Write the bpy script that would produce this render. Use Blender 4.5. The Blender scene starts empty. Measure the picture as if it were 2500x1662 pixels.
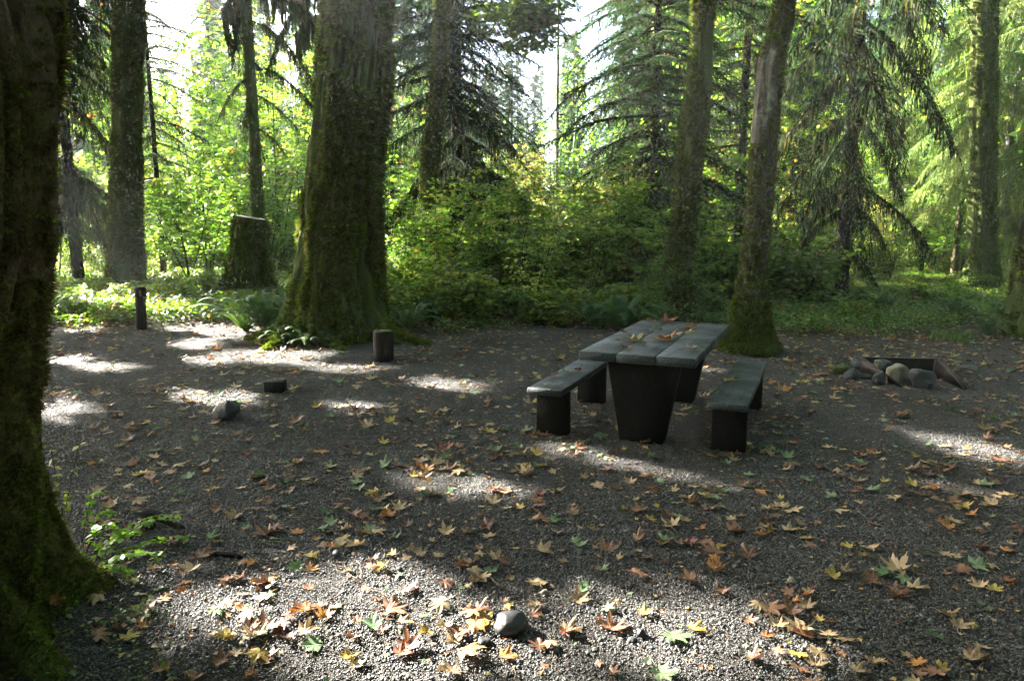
import bpy, math, random
import numpy as np
from mathutils import Vector, Matrix, Euler, noise as mn

# ------------------------------------------------------------------ camera, sky, sun, exposure
sc = bpy.context.scene
FPX, PITCH, CH = 1700.0, math.radians(8.76), 1.68
CP, SP = math.cos(PITCH), math.sin(PITCH)
cd = bpy.data.cameras.new('camera'); cam = bpy.data.objects.new('camera', cd)
sc.collection.objects.link(cam); sc.camera = cam
cam.location = (0, 0, CH); cam.rotation_euler = (math.pi/2 - PITCH, 0, 0)
cd.sensor_width = 36; cd.lens = FPX/2500*36; cd.clip_end = 2000; cd.clip_start = .05
SUN_AZ, SUN_EL = math.radians(-54), math.radians(27)      # azimuth measured from +Y, negative = to the left
SD = Vector((math.sin(SUN_AZ)*math.cos(SUN_EL), math.cos(SUN_AZ)*math.cos(SUN_EL), math.sin(SUN_EL)))
w = bpy.data.worlds.new('World'); sc.world = w; w.use_nodes = True
wn = w.node_tree; bg = wn.nodes['Background']
sky = wn.nodes.new('ShaderNodeTexSky'); sky.sky_type = 'NISHITA'; sky.sun_disc = False
sky.sun_elevation = SUN_EL; sky.sun_rotation = SUN_AZ; sky.air_density = .7; sky.dust_density = 2.5; sky.ozone_density = .6
wn.links.new(sky.outputs[0], bg.inputs[0]); bg.inputs[1].default_value = 0.05
sl = bpy.data.lights.new('sun', 'SUN'); sl.energy = 5.0; sl.angle = math.radians(.5); sl.color = (1, .93, .82)
so = bpy.data.objects.new('sun', sl); sc.collection.objects.link(so); so.rotation_euler = SD.to_track_quat('Z', 'Y').to_euler()
sc.view_settings.view_transform = 'Standard'; sc.view_settings.look = 'None'
sc.view_settings.exposure = 4.5; sc.view_settings.gamma = 1
sc.render.engine = 'CYCLES'
cy = sc.cycles
cy.use_denoising = True
try:
    cy.denoiser = 'OPENIMAGEDENOISE'; cy.denoising_input_passes = 'RGB_ALBEDO_NORMAL'
except Exception: pass
cy.use_adaptive_sampling = True; cy.adaptive_threshold = .02
cy.max_bounces = 6; cy.diffuse_bounces = 3; cy.glossy_bounces = 2; cy.transmission_bounces = 4; cy.transparent_max_bounces = 4
cy.volume_bounces = 0; cy.sample_clamp_indirect = 8; cy.caustics_reflective = False; cy.caustics_refractive = False

rng = np.random.default_rng(7); rnd = random.Random(7)
PI = math.pi
U = rnd.uniform

# ------------------------------------------------------------------ where a photographed point stands
def at(px, py, Y):
    a, b = (px-1250)/FPX, (831-py)/FPX
    t = Y/(CP + b*SP)
    return Vector((a*t, Y, CH + t*(b*CP - SP)))
def G(px, py, z=0.0):
    a, b = (px-1250)/FPX, (831-py)/FPX
    t = (z-CH)/(b*CP - SP)
    return Vector((a*t, t*(CP + b*SP), z))
def pix(p):
    x, y, z = p[0], p[1], p[2]-CH
    d = y*CP - z*SP; u = y*SP + z*CP
    if d < .05: return None
    return 1250+FPX*x/d, 831-FPX*u/d, d

# ------------------------------------------------------------------ materials
def newmat(name):
    m = bpy.data.materials.new(name); m.use_nodes = True
    nt = m.node_tree; nt.nodes.clear()
    return m, nt
def nd(nt, t, props=None, **ins):
    n = nt.nodes.new(t)
    for k, v in (props or {}).items(): setattr(n, k, v)
    for k, v in ins.items():
        k = k.replace('_', ' ')
        s = n.inputs[int(k[1:])] if k[0] == 'i' and k[1:].isdigit() else n.inputs[k]
        if isinstance(v, bpy.types.NodeSocket): nt.links.new(v, s)
        else: s.default_value = v
    return n
def c4(c): return (c[0], c[1], c[2], 1)
def ramp(nt, fac, stops, interp='LINEAR'):
    r = nt.nodes.new('ShaderNodeValToRGB'); e = r.color_ramp; e.interpolation = interp
    while len(e.elements) < len(stops): e.elements.new(.5)
    for el, (p, c) in zip(e.elements, stops): el.position = p; el.color = c4(c) if len(c) == 3 else c
    nt.links.new(fac, r.inputs[0]); return r.outputs[0]
def math_(nt, op, a, b=0.0, clamp=False):
    n = nt.nodes.new('ShaderNodeMath'); n.operation = op; n.use_clamp = clamp
    for i, v in enumerate((a, b)):
        if isinstance(v, bpy.types.NodeSocket): nt.links.new(v, n.inputs[i])
        else: n.inputs[i].default_value = v
    return n.outputs[0]
def mixc(nt, f, a, b, mode='MIX'):
    n = nt.nodes.new('ShaderNodeMix'); n.data_type = 'RGBA'; n.blend_type = mode
    for s, v in ((n.inputs[0], f), (n.inputs[6], a), (n.inputs[7], b)):
        if isinstance(v, bpy.types.NodeSocket): nt.links.new(v, s)
        else: s.default_value = v if not isinstance(v, tuple) else c4(v)
    return n.outputs[2]
def coords(nt, scale=(1, 1, 1)):
    g = nd(nt, 'ShaderNodeNewGeometry')
    m = nd(nt, 'ShaderNodeMapping', Vector=g.outputs['Position'], Scale=scale)
    return m.outputs[0]
def ntex(nt, scale, detail=4, rough=.6, vec=None, dist=0.0):
    n = nd(nt, 'ShaderNodeTexNoise', Scale=scale, Detail=detail, Roughness=rough, Distortion=dist)
    if vec is not None: nt.links.new(vec, n.inputs['Vector'])
    return n.outputs[0]
def bump(nt, h, dist=.01, strength=1.0):
    return nd(nt, 'ShaderNodeBump', Height=h, Distance=dist, Strength=strength).outputs[0]
def finish(nt, shader):
    o = nt.nodes.new('ShaderNodeOutputMaterial'); nt.links.new(shader, o.inputs[0])

def leafmat(name, stops, trans=.45, rough=.45, spec=.4, tboost=1.5, warm=(1.15, 1.05, .5), rand=.35):
    m, nt = newmat(name)
    t = nd(nt, 'ShaderNodeAttribute', {'attribute_name': 'tint'}).outputs['Fac']
    r = nd(nt, 'ShaderNodeObjectInfo').outputs['Random']
    f = math_(nt, 'ADD', t, math_(nt, 'MULTIPLY', math_(nt, 'SUBTRACT', r, .5), rand), True)
    col = ramp(nt, f, stops)
    tr = mixc(nt, 1.0, col, tuple(tboost*x for x in warm), 'MULTIPLY')
    p = nd(nt, 'ShaderNodeBsdfPrincipled', Base_Color=col, Roughness=rough, Specular_IOR_Level=spec).outputs[0]
    tl = nd(nt, 'ShaderNodeBsdfTranslucent', Color=tr).outputs[0]
    finish(nt, nd(nt, 'ShaderNodeMixShader', i0=trans, i1=p, i2=tl).outputs[0])
    return m

M = {}
M['maple'] = leafmat('vine_maple_leaves', [(0, (.05, .11, .014)), (.35, (.09, .18, .02)), (.6, (.14, .24, .03)), (.86, (.28, .31, .045)), (.96, (.4, .24, .05)), (1, (.38, .11, .035))], .55, tboost=2.0, warm=(1.0, 1.1, .6))
M['shrub'] = leafmat('shrub_leaves', [(0, (.035, .085, .016)), (.4, (.09, .18, .03)), (.75, (.17, .25, .035)), (1, (.32, .3, .05))], .5, tboost=1.8)
M['canopy'] = leafmat('canopy_leaves', [(0, (.03, .07, .012)), (.6, (.08, .14, .02)), (1, (.2, .22, .03))], .45)
M['needle'] = leafmat('conifer_needles', [(0, (.008, .026, .011)), (.3, (.017, .05, .017)), (.6, (.036, .085, .022)), (.72, (.034, .038, .014)), (.85, (.045, .045, .016)), (1, (.075, .068, .024))], .35, .7, .12, 1.3, (1.1, 1.1, .6), .2)
M['golden'] = leafmat('sunlit_pale_needles', [(0, (.04, .09, .03)), (.5, (.09, .15, .04)), (.75, (.15, .18, .06)), (1, (.24, .24, .1))], .5, .6, .2, 1.9, (1.05, 1.1, .65), .3)  # paler copy of the conifer needles, sunlight put into the colour
M['fern'] = leafmat('fern_fronds', [(0, (.02, .055, .02)), (.5, (.04, .1, .03)), (1, (.09, .15, .03))], .35, .55, .25)
M['cover'] = leafmat('ground_cover_leaves', [(0, (.04, .09, .014)), (.5, (.08, .17, .022)), (.85, (.15, .23, .028)), (.95, (.26, .22, .04)), (1, (.3, .1, .03))], .4, .4)
M['tuft'] = leafmat('moss_tufts', [(0, (.06, .06, .02)), (.35, (.08, .11, .02)), (.7, (.115, .17, .024)), (1, (.17, .25, .035))], .35, .8, .1, 1.3, (1, 1, .5), .35)
M['tuft_brown'] = leafmat('dry_moss_tufts', [(0, (.07, .055, .035)), (.5, (.14, .11, .06)), (1, (.16, .155, .05))], .3, .85, .1, 1.2, (1, 1, .6), .5)

def barkmat(name, bark, mosses, thr=.5, zfade=None, zscale=.25, fs=9.0, bd=.05, lichen=0.0):
    m, nt = newmat(name)
    v = coords(nt, (1, 1, zscale)); v2 = coords(nt)
    n1 = ntex(nt, fs, 6, .65, v, .4); n2 = ntex(nt, 2.2, 4, .6, v2); n3 = ntex(nt, 60, 3, .6, v2)
    b = ramp(nt, n1, [(.3, tuple(x*.35 for x in bark)), (.55, bark), (.75, tuple(x*1.6 for x in bark))])
    mc = ramp(nt, n3, [(.3, mosses[0]), (.55, mosses[1]), (.75, mosses[2])])
    f = math_(nt, 'ADD', n2, math_(nt, 'MULTIPLY', n1, .5))
    if zfade:
        z = nd(nt, 'ShaderNodeSeparateXYZ', Vector=v2).outputs[2]
        f = math_(nt, 'ADD', f, math_(nt, 'MULTIPLY', math_(nt, 'SUBTRACT', zfade[0], z), zfade[1]))
    fac = ramp(nt, f, [(max(0, thr-.08), (0, 0, 0)), (min(1, thr+.08), (1, 1, 1))])
    col = mixc(nt, fac, b, mc)
    if lichen:
        lf = ramp(nt, ntex(nt, 5, 5, .7, v2), [(.62-lichen*.1, (0, 0, 0)), (.68, (1, 1, 1))])
        col = mixc(nt, lf, col, (.33, .33, .3))
    h = math_(nt, 'ADD', n1, math_(nt, 'MULTIPLY', n3, .35))
    p = nd(nt, 'ShaderNodeBsdfPrincipled', Base_Color=col, Roughness=.85, Specular_IOR_Level=.2, Normal=bump(nt, h, bd))
    finish(nt, p.outputs[0]); return m
MO = ((.025, .033, .009), (.07, .095, .018), (.125, .175, .028))
MB = ((.03, .025, .013), (.08, .068, .028), (.13, .12, .045))
M['bark_near'] = barkmat('near_trunk_bark_and_moss', (.14, .11, .08), ((.045, .048, .018), (.12, .12, .038), (.19, .2, .05)), .72, (1.2, .12))
M['bark_big'] = barkmat('big_trunk_shaggy_moss', (.05, .045, .03), MO, .5, (2.0, .03), .18, 7, .05)
M['bark_moss'] = barkmat('mossy_maple_bark', (.05, .04, .027), MO, .52, (3.0, .01), .5, 8, .03)
M['bark_brown'] = barkmat('brown_moss_bark', (.05, .037, .026), MB, .56, None, .4, 10, .03)
M['bark_pale'] = barkmat('pale_lichen_bark', (.14, .125, .105), MO, .85, (1.5, .1), .5, 10, .03, .9)
M['bark_dark'] = barkmat('dark_conifer_bark', (.018, .015, .012), MB, .9, None, .3, 14, .02)
M['stem'] = barkmat('thin_stem_bark', (.06, .05, .035), MO, .9, None, .5, 20, .005)
M['post'] = barkmat('dark_weathered_post', (.016, .014, .012), ((.03, .035, .02), (.04, .05, .025), (.06, .07, .03)), .95, None, .1, 30, .004)
M['char'] = barkmat('charred_wood', (.018, .015, .013), MB, .98, None, .3, 30, .008)
M['twig'] = barkmat('dead_twig', (.13, .095, .06), MB, 1.0, None, .5, 60, .002)

def woodmat(name, base, axis_rot, dark=.5):
    m, nt = newmat(name)
    tc = nd(nt, 'ShaderNodeTexCoord').outputs['Object']
    v = nd(nt, 'ShaderNodeMapping', Vector=tc, Scale=(14, 1.2, 14)).outputs[0]
    n1 = ntex(nt, 3.0, 6, .65, v, .5); n2 = ntex(nt, 2.5, 4, .6, tc); n3 = ntex(nt, 22, 3, .6, tc)
    col = ramp(nt, n1, [(.3, tuple(x*dark for x in base)), (.5, base), (.72, tuple(x*1.35 for x in base))])
    col = mixc(nt, ramp(nt, n2, [(.45, (0, 0, 0)), (.65, (1, 1, 1))]), col, tuple(x*.55 for x in base))
    col = mixc(nt, ramp(nt, n3, [(.62, (0, 0, 0)), (.72, (.7, .7, .7))]), col, (base[0]*1.1, base[1]*1.35, base[2]*.7))
    n4 = ntex(nt, 70, 3, .7, nd(nt, 'ShaderNodeMapping', Vector=tc, Scale=(1, .05, 1)).outputs[0])
    col = mixc(nt, 1.0, col, ramp(nt, n4, [(.38, (.35, .35, .35)), (.5, (1, 1, 1)), (.7, (1.35, 1.3, 1.25))]), 'MULTIPLY')
    rg = ramp(nt, n2, [(.35, (.38, .38, .38)), (.65, (.75, .75, .75))])
    p = nd(nt, 'ShaderNodeBsdfPrincipled', Base_Color=col, Roughness=rg if dark < .55 else .95, Specular_IOR_Level=.35 if dark < .55 else .1, Normal=bump(nt, math_(nt, 'ADD', n1, n4), .006))
    finish(nt, p.outputs[0]); return m
M['plank'] = woodmat('grey_damp_planks', (.034, .046, .05), 0)
M['leg'] = woodmat('dark_stained_supports', (.009, .008, .007), 0, .6)

def plain(name, col, rough=.8, var=.3, sc_=20, bd=.004, spec=.3, metal=0.0):
    m, nt = newmat(name)
    v = coords(nt)
    n = ntex(nt, sc_, 5, .65, v)
    r = nd(nt, 'ShaderNodeObjectInfo').outputs['Random']
    cc = ramp(nt, n, [(.3, tuple(x*(1-var) for x in col)), (.7, tuple(x*(1+var) for x in col))])
    cc = mixc(nt, 1.0, cc, nd(nt, 'ShaderNodeCombineColor', Red=math_(nt, 'ADD', .75, math_(nt, 'MULTIPLY', r, .5)), Green=math_(nt, 'ADD', .75, math_(nt, 'MULTIPLY', r, .5)), Blue=math_(nt, 'ADD', .77, math_(nt, 'MULTIPLY', r, .46))).outputs[0], 'MULTIPLY')
    p = nd(nt, 'ShaderNodeBsdfPrincipled', Base_Color=cc, Roughness=rough, Specular_IOR_Level=spec, Metallic=metal, Normal=bump(nt, n, bd))
    finish(nt, p.outputs[0]); return m
M['rock_dark'] = plain('dark_basalt', (.035, .038, .042), .6, .4, 14, .01)
M['rock_pale'] = plain('pale_buff_rock', (.17, .155, .12), .75, .35, 9, .008)
M['rock_round'] = plain('dark_round_cobble', (.016, .015, .018), .5, .3, 10, .003, .5)
M['rock_moss'] = plain('moss_on_stone', (.06, .075, .018), .9, .5, 30, .02)
M['metal'] = plain('rusty_dark_steel', (.02, .016, .014), .55, .5, 18, .002, .5, .3)
M['cutwood'] = plain('weathered_cut_wood', (.24, .21, .17), .8, .35, 12, .004)
M['chip'] = plain('fresh_wood_notch', (.22, .13, .07), .8, .3, 20, .002)

# pebbles: colour by the per-vertex 'tint'
def pebblemat():
    m, nt = newmat('gravel_pebbles')
    t = nd(nt, 'ShaderNodeAttribute', {'attribute_name': 'tint'}).outputs['Fac']
    col = ramp(nt, t, [(0, (.022, .024, .026)), (.35, (.055, .057, .058)), (.6, (.082, .079, .076)), (.8, (.11, .114, .116)), (.93, (.08, .105, .115)), (1, (.22, .22, .21))])
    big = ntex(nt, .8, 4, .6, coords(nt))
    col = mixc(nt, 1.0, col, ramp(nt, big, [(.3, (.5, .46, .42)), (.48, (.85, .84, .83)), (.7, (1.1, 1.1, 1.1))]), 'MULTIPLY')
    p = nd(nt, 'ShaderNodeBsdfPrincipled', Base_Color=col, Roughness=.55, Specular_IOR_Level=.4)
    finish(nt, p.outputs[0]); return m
M['pebble'] = pebblemat()
def groundmat():
    m, nt = newmat('forest_ground')
    v = coords(nt)
    gr = nd(nt, 'ShaderNodeAttribute', {'attribute_name': 'gravel'}).outputs['Fac']
    n0 = ntex(nt, 1.3, 5, .6, v); n1 = ntex(nt, 9, 6, .7, v); n2 = ntex(nt, 90, 3, .7, v)
    soil = ramp(nt, n1, [(.3, (.022, .015, .010)), (.5, (.048, .033, .021)), (.7, (.085, .06, .037))])
    moss = ramp(nt, n2, [(.3, (.03, .04, .012)), (.7, (.07, .09, .02))])
    soil = mixc(nt, ramp(nt, n0, [(.45, (0, 0, 0)), (.62, (.8, .8, .8))]), soil, moss)
    grav = ramp(nt, n2, [(.3, (.02, .018, .016)), (.55, (.055, .05, .045)), (.75, (.11, .105, .1))])
    f = ramp(nt, math_(nt, 'ADD', gr, math_(nt, 'MULTIPLY', math_(nt, 'SUBTRACT', n1, .5), .8)), [(.4, (0, 0, 0)), (.6, (1, 1, 1))])
    col = mixc(nt, f, soil, grav)
    p = nd(nt, 'ShaderNodeBsdfPrincipled', Base_Color=col, Roughness=.9, Specular_IOR_Level=.2, Normal=bump(nt, math_(nt, 'ADD', n1, n2), .02))
    finish(nt, p.outputs[0]); return m
M['ground'] = groundmat()

LEAFCOL = {'orange': ((.26, .095, .025), (.38, .18, .05)), 'brown': ((.14, .07, .04), (.22, .115, .065)), 'tan': ((.27, .19, .105), (.38, .28, .16)),
           'yellow': ((.33, .24, .045), (.42, .32, .09)), 'green': ((.06, .12, .04), (.11, .18, .08)), 'pale green': ((.13, .19, .09), (.2, .26, .14)), 'red': ((.14, .035, .022), (.22, .07, .035))}
for k, (a, b) in LEAFCOL.items():
    m, nt = newmat('fallen_leaf_'+k.replace(' ', '_'))
    tc = nd(nt, 'ShaderNodeTexCoord').outputs['Object']
    n = ntex(nt, 14, 4, .6, tc); r = nd(nt, 'ShaderNodeObjectInfo').outputs['Random']
    f = math_(nt, 'ADD', n, math_(nt, 'MULTIPLY', math_(nt, 'SUBTRACT', r, .5), .5), True)
    col = ramp(nt, f, [(.25, tuple(x*.45 for x in a)), (.42, a), (.7, b)])
    p = nd(nt, 'ShaderNodeBsdfPrincipled', Base_Color=col, Roughness=.5, Specular_IOR_Level=.35).outputs[0]
    tl = nd(nt, 'ShaderNodeBsdfTranslucent', Color=col).outputs[0]
    finish(nt, nd(nt, 'ShaderNodeMixShader', i0=.25, i1=p, i2=tl).outputs[0])
    M[k] = m

# ------------------------------------------------------------------ geometry helpers
class Geo:
    def __init__(s): s.V = []; s.F = []; s.T = []; s.n = 0
    def add(s, V, F, t=0.5):
        V = np.asarray(V, float).reshape(-1, 3); k = len(V)
        s.V.append(V); s.F += [tuple(i+s.n for i in f) for f in F]
        s.T.append(np.full(k, t) if np.isscalar(t) else np.asarray(t, float)); s.n += k
    def geo(s, g, mat4=None, dt=0.0):
        V = np.concatenate(g.V); T = np.concatenate(g.T)
        if mat4 is not None:
            A = np.array(mat4); V = V@A[:3, :3].T + A[:3, 3]
        s.V.append(V); s.T.append(np.clip(T+dt, 0, 1)); s.F += [tuple(i+s.n for i in f) for f in g.F]; s.n += len(V)
    def tube(s, pts, rad, k=6, t=.5, cap=True):
        pts = [Vector(p) for p in pts]; V = []
        up = Vector((0, 0, 1)); d0 = (pts[-1]-pts[0])
        ref = Vector((1, 0, 0)) if abs(d0.normalized().z) > .7 else up
        for i, p in enumerate(pts):
            d = (pts[min(i+1, len(pts)-1)]-pts[max(i-1, 0)]).normalized()
            a = d.cross(ref).normalized(); b = d.cross(a)
            for j in range(k):
                an = 2*PI*j/k; V.append(p+(a*math.cos(an)+b*math.sin(an))*rad[i])
        F = []
        for i in range(len(pts)-1):
            for j in range(k):
                F.append((i*k+j, i*k+(j+1) % k, (i+1)*k+(j+1) % k, (i+1)*k+j))
        if cap: F.append(tuple(range(k))[::-1]); F.append(tuple((len(pts)-1)*k+j for j in range(k)))
        s.add([tuple(v) for v in V], F, t)
    def box(s, c, size, t=.5, bev=0.0, rot=0.0, taper=None):
        hx, hy, hz = size[0]/2, size[1]/2, size[2]/2
        tx = taper if taper is not None else 1.0
        if bev:
            V = []
            for z, ins in ((-hz, bev), (-hz+bev, 0), (hz-bev, 0), (hz, bev)):
                k_ = tx if z < 0 else 1
                a, b = (hx*k_-ins), (hy-ins)
                e = bev
                V += [(-a+e, -b, z), (a-e, -b, z), (a, -b+e, z), (a, b-e, z), (a-e, b, z), (-a+e, b, z), (-a, b-e, z), (-a, -b+e, z)]
            F = [tuple(range(8))[::-1], tuple(range(24, 32))]
            for l in range(3):
                for j in range(8): F.append((l*8+j, l*8+(j+1) % 8, (l+1)*8+(j+1) % 8, (l+1)*8+j))
        else:
            V = [(-hx*tx, -hy, -hz), (hx*tx, -hy, -hz), (hx*tx, hy, -hz), (-hx*tx, hy, -hz), (-hx, -hy, hz), (hx, -hy, hz), (hx, hy, hz), (-hx, hy, hz)]
            F = [(3, 2, 1, 0), (4, 5, 6, 7), (0, 1, 5, 4), (1, 2, 6, 5), (2, 3, 7, 6), (3, 0, 4, 7)]
        V = np.array(V); ca, sa = math.cos(rot), math.sin(rot)
        V = np.stack([V[:, 0]*ca-V[:, 1]*sa+c[0], V[:, 0]*sa+V[:, 1]*ca+c[1], V[:, 2]+c[2]], 1)
        s.add(V, F, t)
    def mesh(s, name, mat, smooth=False, off=None):
        V = np.concatenate(s.V) if s.V else np.zeros((0, 3))
        if off is not None: V = V-np.array(off)
        me = bpy.data.meshes.new(name)
        me.vertices.add(len(V)); me.vertices.foreach_set('co', V.astype(np.float32).ravel())
        ls = np.array([len(f) for f in s.F], np.int32); st = np.concatenate([[0], np.cumsum(ls)[:-1]]).astype(np.int32) if len(ls) else ls
        fl = np.fromiter((i for f in s.F for i in f), np.int32, int(ls.sum()))
        me.loops.add(len(fl)); me.loops.foreach_set('vertex_index', fl)
        me.polygons.add(len(ls)); me.polygons.foreach_set('loop_start', st); me.polygons.foreach_set('loop_total', ls)
        if smooth: me.polygons.foreach_set('use_smooth', np.ones(len(ls), bool))
        me.update(calc_edges=True)
        at_ = me.attributes.new('tint', 'FLOAT', 'POINT'); at_.data.foreach_set('value', np.concatenate(s.T).astype(np.float32))
        me.materials.append(mat); return me

COL = sc.collection
def link(name, me, parent=None, kind=None):
    o = bpy.data.objects.new(name, me); COL.objects.link(o)
    if parent is not None: o.parent = parent
    if kind: o['kind'] = kind
    return o
def part(name, g, mat, parent, smooth=False, kind=None):
    return link(name, g.mesh(name, mat, smooth, tuple(parent.location) if parent else None), parent, kind)
def thing(name, label, cat, loc=(0, 0, 0), group=None):
    o = bpy.data.objects.new(name, None); COL.objects.link(o); o.location = loc; o.empty_display_size = .1
    o['label'] = label; o['category'] = cat
    if group: o['group'] = group
    return o
def solo(name, me, label, cat, loc=(0, 0, 0), rot=(0, 0, 0), scl=1.0, group=None):
    o = link(name, me); o.location = loc; o.rotation_euler = rot
    o.scale = (scl,)*3 if np.isscalar(scl) else scl
    o['label'] = label; o['category'] = cat
    if group: o['group'] = group
    return o
def dup(root, loc, rz, scl, label, group):
    r = root.copy(); COL.objects.link(r); r.location = loc; r.rotation_euler = (0, 0, rz); r.scale = (scl,)*3
    r['label'] = label; r['group'] = group
    for ch in root.children:
        c = ch.copy(); COL.objects.link(c); c.parent = r
    return r

_groups = {}
def scatter(name, P, R, S, I, meshes, key, parent=None, kind='stuff'):
    """points carrying mesh instances (geometry nodes) for uncountable stuff"""
    P = np.asarray(P, np.float32).reshape(-1, 3)
    if parent is not None: P = P-np.array(parent.location, np.float32)
    me = bpy.data.meshes.new(name); me.vertices.add(len(P)); me.vertices.foreach_set('co', P.ravel())
    a = me.attributes.new('rot', 'FLOAT_VECTOR', 'POINT'); a.data.foreach_set('vector', np.asarray(R, np.float32).ravel())
    a = me.attributes.new('scl', 'FLOAT', 'POINT'); a.data.foreach_set('value', np.asarray(S, np.float32).ravel())
    a = me.attributes.new('idx', 'INT', 'POINT'); a.data.foreach_set('value', np.asarray(I, np.int32).ravel())
    me.update()
    if key not in _groups:
        co = bpy.data.collections.new('source_'+key)
        for i, m_ in enumerate(meshes):
            so_ = bpy.data.objects.new('%s_%02d' % (key, i), m_); co.objects.link(so_)
        ng = bpy.data.node_groups.new('scatter_'+key, 'GeometryNodeTree')
        ng.interface.new_socket('Geometry', in_out='INPUT', socket_type='NodeSocketGeometry')
        ng.interface.new_socket('Geometry', in_out='OUTPUT', socket_type='NodeSocketGeometry')
        gi = ng.nodes.new('NodeGroupInput'); go = ng.nodes.new('NodeGroupOutput')
        ci = ng.nodes.new('GeometryNodeCollectionInfo'); ci.inputs[0].default_value = co; ci.inputs[1].default_value = True; ci.inputs[2].default_value = True
        ip = ng.nodes.new('GeometryNodeInstanceOnPoints'); ip.inputs['Pick Instance'].default_value = True
        def na(n_, t_):
            q = ng.nodes.new('GeometryNodeInputNamedAttribute'); q.data_type = t_; q.inputs[0].default_value = n_; return q.outputs[0]
        er = ng.nodes.new('FunctionNodeEulerToRotation')
        L = ng.links.new
        L(gi.outputs[0], ip.inputs['Points']); L(ci.outputs[0], ip.inputs['Instance']); L(na('idx', 'INT'), ip.inputs['Instance Index'])
        L(na('rot', 'FLOAT_VECTOR'), er.inputs[0]); L(er.outputs[0], ip.inputs['Rotation']); L(na('scl', 'FLOAT'), ip.inputs['Scale'])
        L(ip.outputs[0], go.inputs[0])
        _groups[key] = ng
    o = link(name, me, parent, kind)
    md = o.modifiers.new('scatter', 'NODES'); md.node_group = _groups[key]
    return o

def fbm(x, y, z, o=4): return mn.fractal(Vector((x, y, z)), 1.0, 2.0, o)

# ------------------------------------------------------------------ leaf shapes
MAPLE_OUT = [(0, 1.0), (5, .84), (9, .88), (14, .68), (20, .66), (28, .44), (36, .62), (41, .74), (45, .72), (50, .98), (56, .82), (61, .82), (68, .6), (78, .4), (88, .5), (96, .56), (104, .76), (112, .58), (122, .5), (138, .42), (155, .3), (172, .1)]
def big_leaf(curl=.3, seed=0, fold=.1, stalk=True):
    r_ = random.Random(seed); g = Geo()
    pts = [(a, r) for a, r in MAPLE_OUT] + [(360-a, r) for a, r in MAPLE_OUT[::-1] if a > 0]
    sk = r_.uniform(.85, 1.15); ph = r_.uniform(0, 6)
    def pos(a, r):
        x = r*math.cos(a); y = r*math.sin(a)*sk
        z = curl*(r**2)*(.55+.45*math.sin(2.5*a+ph)) + fold*abs(y) + .04*math.sin(9*a+ph)*r
        return (x, y, z)
    V = [(0, 0, 0)]; n = len(pts)
    for fr in (.5, 1):
        for a, r in pts:
            rr = r*fr*r_.uniform(.93, 1.05) if fr == 1 else min(r, .45)*.75
            V.append(pos(math.radians(a), rr))
    F = []
    for i in range(n):
        j = (i+1) % n
        F.append((0, 1+i, 1+j)); F.append((1+i, 1+n+i, 1+n+j, 1+j))
    g.add([(x*.5, y*.5, z*.5) for x, y, z in V], F, .5)
    if stalk: g.tube([(0, 0, 0), (-.25, .03, .03), (-.5, r_.uniform(-.15, .15), .02)], [.012, .01, .008], 3, .5)
    return g
STAR = [(0, 1), (25, .55), (45, .9), (70, .5), (95, .72), (140, .35)]
def star_leaf(g, p, yaw, tilt, roll, s, t):
    pts = STAR+[(180, .12)]+[(360-a, r) for a, r in STAR[:0:-1]]
    Rm = Euler((roll, tilt, yaw)).to_matrix()
    V = [tuple(Vector(p))]
    for a, r in pts:
        a = math.radians(a); V.append(tuple(Vector(p)+Rm@Vector((s*r*math.cos(a), s*r*math.sin(a), -.18*s*r*r))))
    g.add(V, [(0, 1+i, 1+(i+1) % len(pts)) for i in range(len(pts))], t)
def oval_leaf(g, p, yaw, tilt, roll, s, t, wd=.42):
    Rm = Euler((roll, tilt, yaw)).to_matrix(); P0 = Vector(p)
    L = [(0, 0, 0), (.4, wd, .06), (1, 0, -.08), (.4, -wd, .06), (.45, 0, -.02)]
    g.add([tuple(P0+Rm@Vector((a*s, b*s, c*s))) for a, b, c in L], [(0, 4, 1), (4, 2, 1), (0, 3, 4), (4, 3, 2)], t)

def spray_star(n, R, s, seed):
    r_ = random.Random(seed); g = Geo()
    for i in range(n):
        a = r_.uniform(0, 2*PI); d = R*math.sqrt(r_.random())
        star_leaf(g, (d*math.cos(a), d*math.sin(a), r_.gauss(0, R*.1)-.15*d*d/R), a+r_.gauss(0, .6), r_.gauss(.3, .25), r_.gauss(0, .25), s*r_.uniform(.6, 1.15), r_.uniform(.2, .75))
    for i in range(4):
        a = r_.uniform(0, 2*PI); g.tube([(0, 0, -.01), (.5*R*math.cos(a), .5*R*math.sin(a), .0), (R*math.cos(a), R*math.sin(a), -.1*R)], [.005, .004, .002], 3, .2, False)
    return g
def spray_oval(n, R, s, seed, flat=.25):
    r_ = random.Random(seed); g = Geo()
    for i in range(n):
        a = r_.uniform(0, 2*PI); d = R*math.sqrt(r_.random())
        oval_leaf(g, (d*math.cos(a), d*math.sin(a), r_.gauss(0, R*flat)), r_.uniform(0, 6.3), r_.gauss(.25, .35), r_.gauss(0, .4), s*r_.uniform(.6, 1.2), r_.uniform(.1, .8))
    for i in range(3):
        a = r_.uniform(0, 2*PI); g.tube([(0, 0, -.02), (R*math.cos(a), R*math.sin(a), 0)], [.004, .002], 3, .1, False)
    return g

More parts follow.
